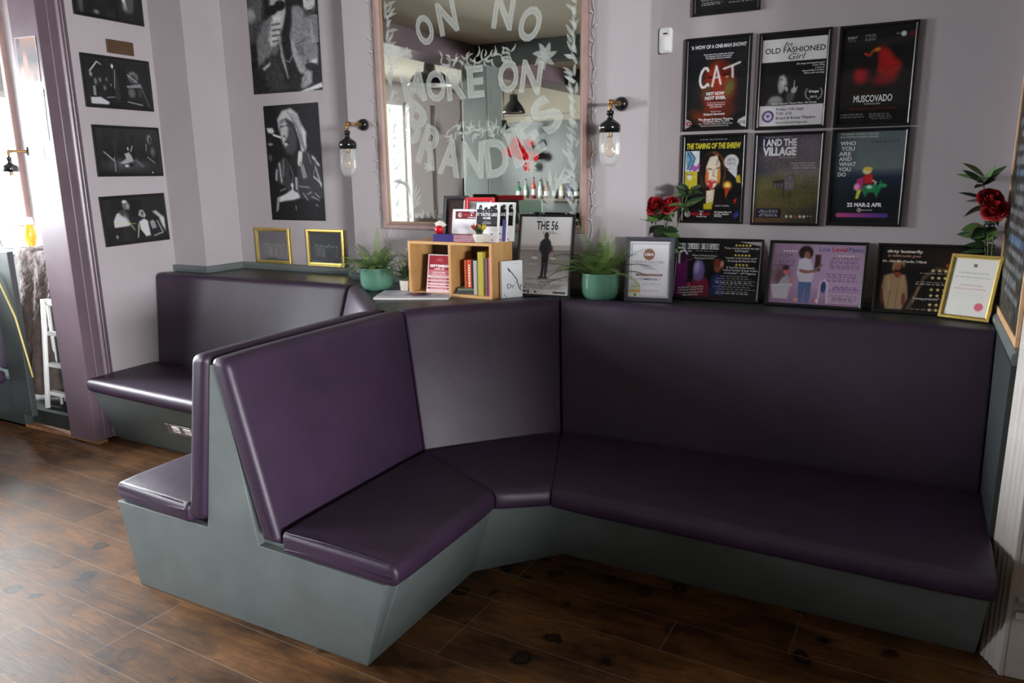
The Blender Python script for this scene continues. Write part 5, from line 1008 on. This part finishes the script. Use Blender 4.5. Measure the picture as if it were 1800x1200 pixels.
# things on top of the bookcase
TZ = LZ + BH + .0005
p = Pic(.112, .196, (54, 34, 32), 60); p.el(.5, .60, .30, .3, (110, 58, 54), .6).el(.5, .36, .12, .12, (150, 96, 88), .4).el(.5, .25, .13, .08, (40, 22, 20), .5)
framed('small black framed portrait at the back of the bookcase top', p, (XB + .135, BY + .165, TZ), rx=R(-8), rz=R(0), b=.026, name='framed_photograph', cat='photograph')
p = Pic(.140, .196, (170, 176, 178), 50); p.po([(.05, .2), (.9, .06), (.95, .6), (.1, .8)], (214, 216, 216), .02).ln([(.1, .30), (.9, .16)], .05, (90, 96, 100)).ln([(.1, .44), (.9, .32)], .04, (110, 112, 116)).ln([(.3, .1), (.35, .8)], .03, (120, 124, 128))
framed('red framed picture on the bookcase top behind the white theatre sign', p, (XB + .290, BY + .150, TZ), rx=R(-8), b=.022, fm='redp', name='framed_photograph', cat='photograph')
p = Pic(.196, .128, (226, 226, 230), 70); p.rc(.10, .08, .90, .40, (112, 26, 36)).el(.25, .24, .10, .10, (222, 214, 214)).el(.26, .24, .062, .062, (112, 26, 36)).el(.255, .25, .035, .035, (222, 214, 214)).tx('THE', .57, .10, .70, .15, WH, .02).tx('BREAD   ROSES', .38, .19, .88, .28, (176, 50, 56), .05).tx('&', .60, .19, .66, .28, WH, .02).tx('THEATRE', .50, .32, .78, .37, WH, .02).bars(.16, .54, .88, .64, 2, (180, 180, 190), .25, 1, .8).bars(.14, .74, .9, .84, 2, (190, 190, 198), .25, 2, .8)
t = thing('sign_holder', 'white theatre notice in clear stand on the bookcase top', 'sign', (XB + .240, BY + .090, TZ + .045), (R(-10), 0, 0)); MB().box((0, 0, -.043), (.196, .004, .130)).build('holder', 'paper', t, .001); print_parts(p, t, -.0012)
p = Pic(.146, .208, (228, 228, 230), 84); p.po([(.03, .60), (.03, .16), (.12, .16), (.12, .08), (.19, .04), (.26, .08), (.26, .18), (.36, .18), (.36, .12), (.50, .10), (.50, .16), (.62, .14), (.62, .08), (.80, .08), (.80, .05), (.92, .05), (.92, .16), (.96, .18), (.96, .60)], (24, 24, 28))
for u, v in ((.18, .13), (.30, .22), (.42, .20), (.56, .20), (.68, .18), (.85, .13), (.46, .24)): p.rc(u, v, u + .03, v + .02, (226, 226, 226))
p.tx('IT TASTES LIKE', .05, .255, .94, .335, WH, .015).tx('HOME', .32, .355, .66, .42, WH, .015).bars(.3, .47, .7, .55, 3, (200, 200, 204), .5).bars(.08, .68, .92, .70, 1, (120, 120, 126)).rc(.70, .78, .76, .82, (60, 60, 70)).rc(.74, .93, .80, .97, (190, 60, 60))
import copy
for k_, (lab, dx, dy, rz) in enumerate((('white IT TASTES LIKE HOME booklet standing at front of the bookcase top', .398, .078, -4), ('white booklet with blue edge standing behind IT TASTES LIKE HOME', .425, .120, -3), ('rearmost white booklet of three on the bookcase top, pale green edge showing', .447, .160, -2))):
    t = thing('booklet', lab, 'booklet', (XB + dx, BY + dy, TZ), (R(-7), 0, R(rz)), 'booklets on the bookcase')
    MB().box((0, .0, 0), (.146, .016, .210)).build('pages', 'paper' if k_ != 2 else mat('pale_green_card', rgb(178, 206, 196), rough=.6), t, .001); print_parts(p, t, -.0012, 'print', 0, .001)
    if k_ == 1: MB().box((.122, -.0018, .002), (.145, -.0013, .12)).build('blue_edge', mat('blue_ink', rgb(90, 92, 150), rough=.6), t)
# stacks of leaflets, ornament and small planter on the bookcase
for k_, (lab, dx, dy, n, cols, rz) in enumerate((('purple and blue leaflets stacked at left of the bookcase top', .165, .012, 9, ((58, 40, 110), (70, 60, 140)), 5), ('red and white leaflets stacked in middle of the bookcase top', .300, .010, 9, ((150, 36, 60), (200, 190, 205)), 3))):
    t = thing('leaflet_stack', lab, 'leaflets', (XB + dx, BY + dy, TZ), (0, 0, R(rz)), 'leaflet stacks on the bookcase')
    for j in range(n):
        c = cols[j % 2]; sh = MB().box((.0015 * (j % 3), .001 * (j % 2), .0045 * j), (.128 + .0015 * (j % 3), .074, .0045 * j + .0036)); sh.build('leaflet', mat('leaflet_ink', rgb(*c), .2, 60, rough=.4), t)
t = thing('candle_ornament', 'red glass candle ornament with pale wings on stacked leaflets', 'ornament', (XB + .186, BY + .048, TZ + .0408))
MB().lathe([(.0001, 0), (.018, .001), (.027, .014), (.026, .030), (.016, .042), (.0001, .046)], 18, caps=False).build('glass_ball', mat('red_glass', rgb(190, 20, 30), rough=.08, coat=.6), t)
w = MB()
for q in range(7): leafblade(w, (0, .004, .036), (math.cos(.4 + q * .4), .2, .55 + .5 * math.sin(q * .45)), (0, -1, 0), .05, .018, .5)
w.build('wings', 'gauze', t)
t = thing('potted_succulent', 'small cream pot of green spikes with red and yellow blooms on bookcase', 'plant', (XB + .452, BY - .004 + .040, TZ))
pot(t, [(.0001, 0), (.021, 0), (.026, .004), (.036, .040), (.036, .046), (.032, .046), (.030, .040), (.0001, .038)], 'white_pot', 24)
for q in range(9):
    a = q * 2.4; mb = MB(); leafblade(mb, (.010 * math.cos(a), .010 * math.sin(a), .038), (.35 * math.cos(a), .35 * math.sin(a), 1), (math.cos(a), math.sin(a), 0), .075, .014, .1, .5); mb.build('leaf', 'leaf', t)
for dx, c, nm in ((-.026, (212, 62, 40), 'red_bloom'), (.030, (222, 190, 60), 'yellow_bloom')):
    mb = MB()
    for q in range(6): leafblade(mb, (dx * .7, -.004, .062), (dx * 12 + math.cos(q), .6 * math.sin(q) - .3, 1.5 + .4 * math.sin(q * 2)), (0, -1, 0), .045, .016, .2)
    mb.build(nm, mat(nm, rgb(*c), .1, 40, rough=.5), t)
t = thing('potted_plant', 'small spiky green plant in white pot left of the bookcase', 'plant', (-2.590, 3.530, LZ))
pot(t, [(.0001, 0), (.024, 0), (.030, .004), (.036, .066), (.036, .07), (.031, .07), (.030, .062), (.0001, .060)], 'white_pot', 24)
rs = random.Random(21)
for q in range(34):
    a = q * 2.399; el = rs.uniform(15, 85); mb = MB(); leafblade(mb, (.012 * math.cos(a), .012 * math.sin(a), .06 + rs.uniform(0, .06)), (math.cos(a) * math.cos(R(el)), math.sin(a) * math.cos(R(el)), math.sin(R(el))), (0, 0, 1), rs.uniform(.06, .11), rs.uniform(.010, .018), .25); mb.build('leaf', 'leaf' if q % 3 else 'leafl', t)
# pale grey dried gauze spray behind the fern
t = thing('dried_spray', 'pale grey feathery dried spray behind the fern under the mirror corner', 'dried flowers', (-2.70, 3.72, LZ)); rs = random.Random(31)
for q in range(26):
    az = R(rs.uniform(0, 360)); el = R(rs.uniform(45, 85)); L = rs.uniform(.16, .29); mb = MB(); P = []
    for i in range(9): s_ = i / 8; P.append((L * s_ * math.cos(az) * math.cos(el) * .8, L * s_ * math.sin(az) * math.cos(el) * .35, L * s_ * math.sin(el) - .05 * s_ * s_))
    mb.tube(P, .0016, 4)
    for i in range(2, 9):
        for z_ in range(7):
            a = rs.uniform(0, 6.28); d = Vector((math.cos(a), math.sin(a) * .6, rs.uniform(-.2, .9))).normalized() * rs.uniform(.02, .045); b_ = Vector(P[i]); mb.tube([b_, b_ + d * .5 + Vector((0, 0, .003)), b_ + d], .0016, 3)
    mb.build('sprig', 'gauze', t)
# magazine lying on the corner of the ledge
t = thing('magazine', 'folded glossy magazine lying flat on the ledge corner before the bookcase', 'magazine', (-2.590, 3.225, LZ + .001), (0, 0, R(24)))
mg = MB()
for j in range(5): mg.box((.003 * (j % 2), .002 * (j % 3), .0022 * j), (.415 + .003 * (j % 2), .262 + .002 * (j % 3), .0022 * j + .0018))
mg.build('pages', 'paper', t)
p = Pic(.410, .258, (190, 188, 192), 80); p.rc(.02, .05, .98, .97, (160, 160, 172)).el(.30, .45, .18, .28, (190, 188, 192), .4).el(.55, .5, .22, .26, (80, 68, 92), .4).el(.62, .60, .16, .16, (40, 30, 56), .4).el(.47, .38, .10, .10, (190, 140, 110), .4).el(.85, .55, .1, .2, (128, 132, 150), .5).rc(.02, .80, .5, .93, (222, 222, 222)).bars(.05, .82, .45, .92, 3, (90, 90, 100), .5)
o = print_parts(p, t, 0, 'gprint'); o.rotation_euler = (R(-90), 0, 0); o.location = (.002, .002, .0125)
# ------------------------------------------------------------------ neighbouring bay on the far left
NW = 3.42
t = thing('wall_mirror', 'bright wall mirror in brown frame beyond the purple post at far left', 'mirror', (-7.30, NW, E - .335))
mframe(1.29, 1.62, .060, .034).build('frame', 'mframe', t); MB().box((.05, -.012, .05), (1.24, -.004, 1.57)).build('mirror_glass', 'mirror', t)
struct('trim_11', MB().box((-7.4, 3.20, E - .53), (-5.30, NW, E - .50)), 'white')
struct('trim_12', MB().box((-7.4, 3.24, .13), (-5.30, 3.27, E - .53)), 'slated')
t = thing('banquette', 'slate ended banquette in the neighbouring bay cut off by the left edge', 'bench seat', (-6.4, 3.0, 0))
def rel(mb_o, root): mb_o.location = Vector(mb_o.location) - root.location; return mb_o
rel(MB().box((-5.585, 2.86, .131), (-5.365, 2.90, E - .46)).build('end_panel', 'slated', t, .004), t)
rel(MB().box((-6.08, 2.93, .0), (-5.60, 2.985, E - 1.40)).build('base', 'slated', t, .004), t)
rel(MB().box((-6.08, 2.68, E - 1.395), (-5.595, 2.855, E - 1.30)).build('seat_cushion', 'leather', t, .03, 4), t)
rel(MB().box((-6.08, 3.05, E - 1.395), (-5.90, 3.14, E - .80)).build('back_cushion', 'leather', t, .03, 4), t)
# fur throw over a small side table
t = thing('fur_throw', 'shaggy brown faux fur throw hanging from the shelf behind the purple post', 'throw', (-5.66, 3.200, E - 1.60))
rs = random.Random(5); rows = []; n = 40
for i in range(n + 1):
    s_ = i / n
    row = []
    for j in range(25):
        u = j / 24; x = -.20 + .46 * u + .05 * math.sin(s_ * 4 + u * 2)
        if s_ < .16: y = .20 - s_ / .16 * .23; z = 1.11 + .018 * math.sin(u * 9)
        else:
            q = (s_ - .16) / .84; y = -.03 - .05 * math.sin(u * 14 + q * 2) * q - .05 * q; z = 1.10 - q * 1.05 + .02 * math.sin(u * 7)
        row.append((x + rs.uniform(-.006, .006), y + rs.uniform(-.010, .010), z + rs.uniform(-.008, .008)))
    rows.append(row)
o = MB().grid(rows).build('fur_cloth', 'fur', t); so = o.modifiers.new('solid', 'SOLIDIFY'); so.thickness = .02
hb = MB()
for k in range(900):
    i = rs.randrange(2, n); j = rs.randrange(1, 24); b_ = Vector(rows[i][j]); d = Vector((rs.uniform(-.4, .4), -rs.uniform(.3, .9), -rs.uniform(.5, 1.4))).normalized() * rs.uniform(.02, .05); s2 = Vector((.003, 0, 0)); hb.add([b_ - s2, b_ + s2, b_ + d], [(0, 1, 2)])
o2 = hb.build('fur_pile', 'fur', t); o2['kind'] = 'stuff'
# white folding step ladder
t = thing('step_ladder', 'white wooden step ladder standing behind the purple post', 'ladder', (-5.50, 3.045, .131))
lm = 'plastic'
for s, nm in ((0, 'side_rail'), (1, 'side_rail')):
    MB().tube([(s * .30, .0, .0), (s * .30 + (.09 - .16 * s), .03, .80)], .022, 4).build(nm, lm, t)
for k_, z in enumerate((.10, .31, .54)):
    q = z / .80; MB().box((.02 + .07 * q, -.005 + .05 * q, z), (.30 - .09 * q, .035 + .05 * q, z + .028)).build('tread', lm, t, .003)
MB().box((.065, .03, .76), (.22, .075, .80)).build('top_step', lm, t, .004)
for s in (0, 1): MB().tube([(s * .28 + .01, .10, .0), (s * .14 + .08, .065, .78)], .013, 4).build('rear_leg', lm, t)
# rose, lamp-like yellow vase, cable, papers on the white shelf
SZ = E - .50 + .0005
t = thing('rose_stem', 'single red rose lying over the white shelf at the far left edge', 'artificial flowers', (-6.24, 3.30, SZ))
MB().tube([(0, 0, 0), (.0, -.01, .06), (-.015, -.02, .125)], .004, 6).build('stem', 'leaf', t); mb = MB(); rosehead(mb, (0, 0, 0), .038, 3); o = mb.build('rose', 'rose', t); o.location = (-.02, -.03, .145); o.rotation_euler = (R(50), 0, 0)
mb = MB(); leafblade(mb, (0, 0, .04), (.8, -.3, .3), (0, 0, 1), .06, .03); mb.build('leaf', 'leafl', t)
t = thing('table_lamp', 'small yellow glass lamp on the white shelf behind the purple post', 'lamp', (-5.90, 3.33, SZ))
MB().lathe([(.0001, 0), (.03, 0), (.03, .008), (.024, .012), (.034, .05), (.044, .09), (.040, .13), (.030, .165), (.026, .18)], 24, caps=False).build('glass_body', mat('amber_frosted_glass', rgb(236, 186, 60), rough=.2, coat=.4), t)
MB().lathe([(.027, .18), (.036, .185), (.030, .235), (.0001, .236)], 20, caps=False).build('shade', 'plastic', t)
for lab, x, y, w, rz, c in (('dark tablet lying on the white shelf behind the rose', -6.12, 3.23, .16, 8, (36, 38, 44)), ('dark folded menu lying on shelf beside the yellow lamp', -5.93, 3.22, .15, -12, (40, 44, 52))):
    t = thing('menu_card', lab, 'menu', (x, y, SZ), (0, 0, R(rz)), 'things on the neighbouring shelf'); MB().box((0, 0, 0), (w, .10, .012)).build('cover', mat('dark_card', rgb(*c), rough=.4), t, .002); MB().box((.008, .008, .012), (w - .03, .06, .0135)).build('paper_insert', 'paper', t)
t = MB().tube([(-6.02, 3.19, E - .52), (-5.80, 2.83, E - .46), (-5.50, 2.84, E - .62), (-5.36, 2.845, E - .90), (-5.30, 2.85, E - 1.18), (-5.29, 2.86, E - 1.32)], .006, 8).build('cable', mat('yellow_cable', rgb(206, 190, 120), rough=.5)); tag(t, 'yellowish cable drooping over the slate bench end at the far left', 'cable')
# colour prints stuck on the light front of the post
def curl(label, x, z, w, h, cols, seed, rz=0):
    t = thing('colour_print', label, 'photograph', (x, 2.9195, z), (0, R(rz), 0), 'colour prints on the post'); p = Pic(w, h, cols[0], 60)
    p.vg(0, .5, cols[0], cols[1]).vg(.5, 1, cols[1], cols[2]); rs = np.random.RandomState(seed)
    for k in range(6): p.el(rs.rand(), rs.rand(), .05 + .06 * rs.rand(), .1 + .12 * rs.rand(), cols[k % len(cols)], .6)
    p.ln([(0, 0), (1, 0), (1, 1), (0, 1), (0, 0)], .02, (230, 230, 230)); print_parts(p, t, -.002, 'gprint')
curl('upper glossy colour print of a performer stuck on the front of the post', -5.03, E + .600, .215, .262, ((150, 110, 96), (60, 62, 70), (186, 120, 96), (200, 200, 204)), 1, 1.5)
curl('lower glossy pale colour print stuck on the front of the post', -5.062, E + .250, .250, .310, ((196, 200, 206), (120, 110, 120), (210, 206, 210), (150, 110, 110)), 2, 2)
t = thing('door_sign', 'faint round no smoking sticker low on the front of the post', 'sign', (-4.934, 2.9195, E + .165)); p = Pic(.10, .12, (120, 104, 112), 40); p.el(.5, .5, .40, .44, (150, 112, 120)).el(.5, .5, .34, .38, (122, 106, 114)).ln([(.2, .2), (.8, .8)], .04, (150, 112, 120)); print_parts(p, t, -.001, x0=-.05, z0=-.06)
# ------------------------------------------------------------------ the far side of the room, seen in the mirror
def pendant(label, x, y, zb, r, h, name='pendant_lamp', bell=False):
    t = thing('pendant_lamp', label, 'pendant lamp', (x, y, zb), group='pendant lamps over the bar room')
    if bell: pr = [(r, 0), (r * .96, h * .12), (r * .72, h * .42), (r * .42, h * .66), (r * .36, h * .72), (r * .34, h), (r * .12, h * 1.03)]
    else: pr = [(r, 0), (r * .99, .02), (r * .80, h * .36), (r * .62, h * .50), (r * .28, h * .56), (r * .24, h * .9), (r * .10, h)]
    sh = MB().lathe(pr, 36, caps=False).build('shade', 'blacks', t); so = sh.modifiers.new('solid', 'SOLIDIFY'); so.thickness = .006
    MB().lathe([(r * .97, .003), (r * .78, h * .34), (r * .5, h * .46), (.0001, h * .5)], 36, caps=False).build('inner_reflector', 'plastic', t)
    MB().sphere((0, 0, h * .30), r * .16, 12, 8).build('bulb', 'plastic', t)
    MB().tube([(0, 0, h * .95), (0, 0, CE - zb)], .006, 6).build('cord', 'black', t)
pendant('black dome pendant lamp, nearest one reflected at left of the mirror', -5.15, .02, E + 1.02, .26, .27)
pendant('black bell pendant lamp reflected near the middle right of mirror', -5.12, -2.0, E + .83, .165, .25, bell=True)
pendant('small black pendant lamp over the bar, farthest in the mirror reflection', -6.1, -3.5, E + .66, .14, .20, bell=True)
# bar counter, back shelf and bottles
t = thing('bar_counter', 'long slate panelled bar counter on far side of the room', 'bar', (-4.2, -3.2, 0))
MB().box((-2.2, -.30, 0), (2.2, .30, 1.08)).build('body', 'slate', t, .01); MB().box((-2.25, -.36, 1.08), (2.25, .36, 1.13)).build('worktop', 'wood_dark', t, .008)
t = thing('back_bar_shelf', 'dark back bar shelf carrying bottles behind the counter', 'shelf', (-4.9, -4.15, 0))
MB().box((-1.5, -.12, 1.30), (1.5, .14, 1.34)).build('shelf_board', 'wood_dark', t); 
for s in (-1.4, 1.36): MB().box((s, -.12, 0), (s + .04, .14, 1.30)).build('bracket', 'wood_dark', t)
rs = random.Random(8)
BC = ((60, 140, 100), (150, 190, 170), (190, 60, 50), (210, 210, 206), (150, 96, 40), (90, 100, 96), (200, 196, 180), (126, 118, 180), (40, 90, 60), (170, 150, 120), (214, 80, 70), (180, 200, 200))
NM = ('green glass', 'pale green', 'red labelled', 'clear', 'amber', 'grey', 'cream', 'lilac', 'dark green', 'tan', 'coral red', 'frosted')
for k in range(12):
    c = BC[k]; h = rs.uniform(.26, .36); r = rs.uniform(.034, .045)
    t = thing('bottle', '%s bottle on the back bar shelf, reflected in the mirror' % NM[k], 'bottle', (-6.15 + .135 * k + rs.uniform(-.02, .02), -4.12, 1.3405), group='bottles on the back bar')
    MB().lathe([(.0001, 0), (r, 0), (r, h * .55), (r * .9, h * .62), (r * .36, h * .74), (r * .33, h * .97)], 18, caps=False).build('body', mat('bottle_glass', rgb(*c), rough=.1, coat=.5), t)
    MB().lathe([(r * .40, h * .92), (r * .40, h), (.0001, h)], 12, caps=False).build('cap', 'black', t); MB().lathe([(r * 1.01, h * .16), (r * 1.01, h * .44)], 18, caps=False).build('label_band', 'paper', t)
t = thing('flower_garland', 'cluster of red artificial poppies hung over the bar, reflected in mirror', 'artificial flowers', (-6.15, -4.10, E + .38))
for k in range(16):
    a = rs.uniform(0, 6.28); q = rs.uniform(.05, .42); mb = MB()
    for z in range(6): leafblade(mb, (0, 0, 0), (math.cos(z * 1.05), .5, math.sin(z * 1.05)), (0, 1, 0), .10, .10, .1)
    o = mb.build('poppy', 'redp', t); o.location = (q * math.cos(a), rs.uniform(0, .06), q * math.sin(a) * .75)
for k in range(3):
    MB().sphere((-.2 + .2 * k, -.05, .0), .012, 8, 6).build('bracket', 'stem', t)
for k, (x, y, lab) in enumerate(((-4.75, -1.30, 'ceiling spot nearest the beam'), (-4.85, -2.25, 'ceiling spot by the second beam'), (-3.55, -.75, 'warm ceiling spot near the mirror right edge'))):
    t = thing('ceiling_spot', 'small lit recessed %s, seen in mirror reflection' % lab, 'ceiling light', (x, y, CE), group='recessed ceiling spots'); MB().lathe([(.05, 0), (.05, -.008), (.036, -.010), (.036, -.002)], 20, caps=False).build('trim_ring', 'plastic', t); MB().lathe([(.035, -.004), (.0001, -.004)], 16, caps=False).build('lamp_face', 'lampglow', t)

t = thing('counter_blocker', 'added slate panelled counter right of the seating, out of the picture, blocking window light', 'bar', (2.1, -1.2, 0))  # added out of view, keeps right window light off the low bench bases
MB().box((-.25, -1.3, 0), (.25, 1.3, .84)).build('body', 'slate', t, .01); MB().box((-.32, -1.35, .84), (.32, 1.30, .88)).build('worktop', 'wood_dark', t, .008)
t = thing('dresser_blocker', 'added tall dark wood dresser beside the serving counter, out of the picture', 'light blocker', (2.1, 1.35, 0))  # added out of view to put the right bench in shade
MB().box((-.22, -1.20, 0), (.22, 1.20, 1.52)).build('carcass', 'wood_dark', t, .008); MB().box((-.26, -1.22, 1.52), (.26, 1.22, 1.56)).build('top_board', 'wood_dark', t, .008)
for k in (-1, 1): d = MB().box((-.24, (.60 * k - .58), .10), (-.22, .60 * k + .58, 1.44)).build('door', 'wood_dark', t, .004); MB().sphere((-.255, .60 * k - .50 * k, .8), .016, 10, 6).build('knob', 'brass', d)
t = thing('settle_blocker', 'added high backed dark settle in the neighbouring bay, left of the picture', 'bench seat', (-6.15, 1.38, 0))  # added to stop left window light reaching the floor by the post
MB().box((-.04, -1.58, 0), (.04, 1.62, 1.24)).build('back_panel', 'slate', t, .01); MB().box((-.50, -1.58, .38), (-.04, 1.58, .47)).build('seat_cushion', 'leather', t, .02, 3); MB().box((-.46, -1.56, 0), (-.06, 1.56, .38)).build('base', 'slate', t, .01)
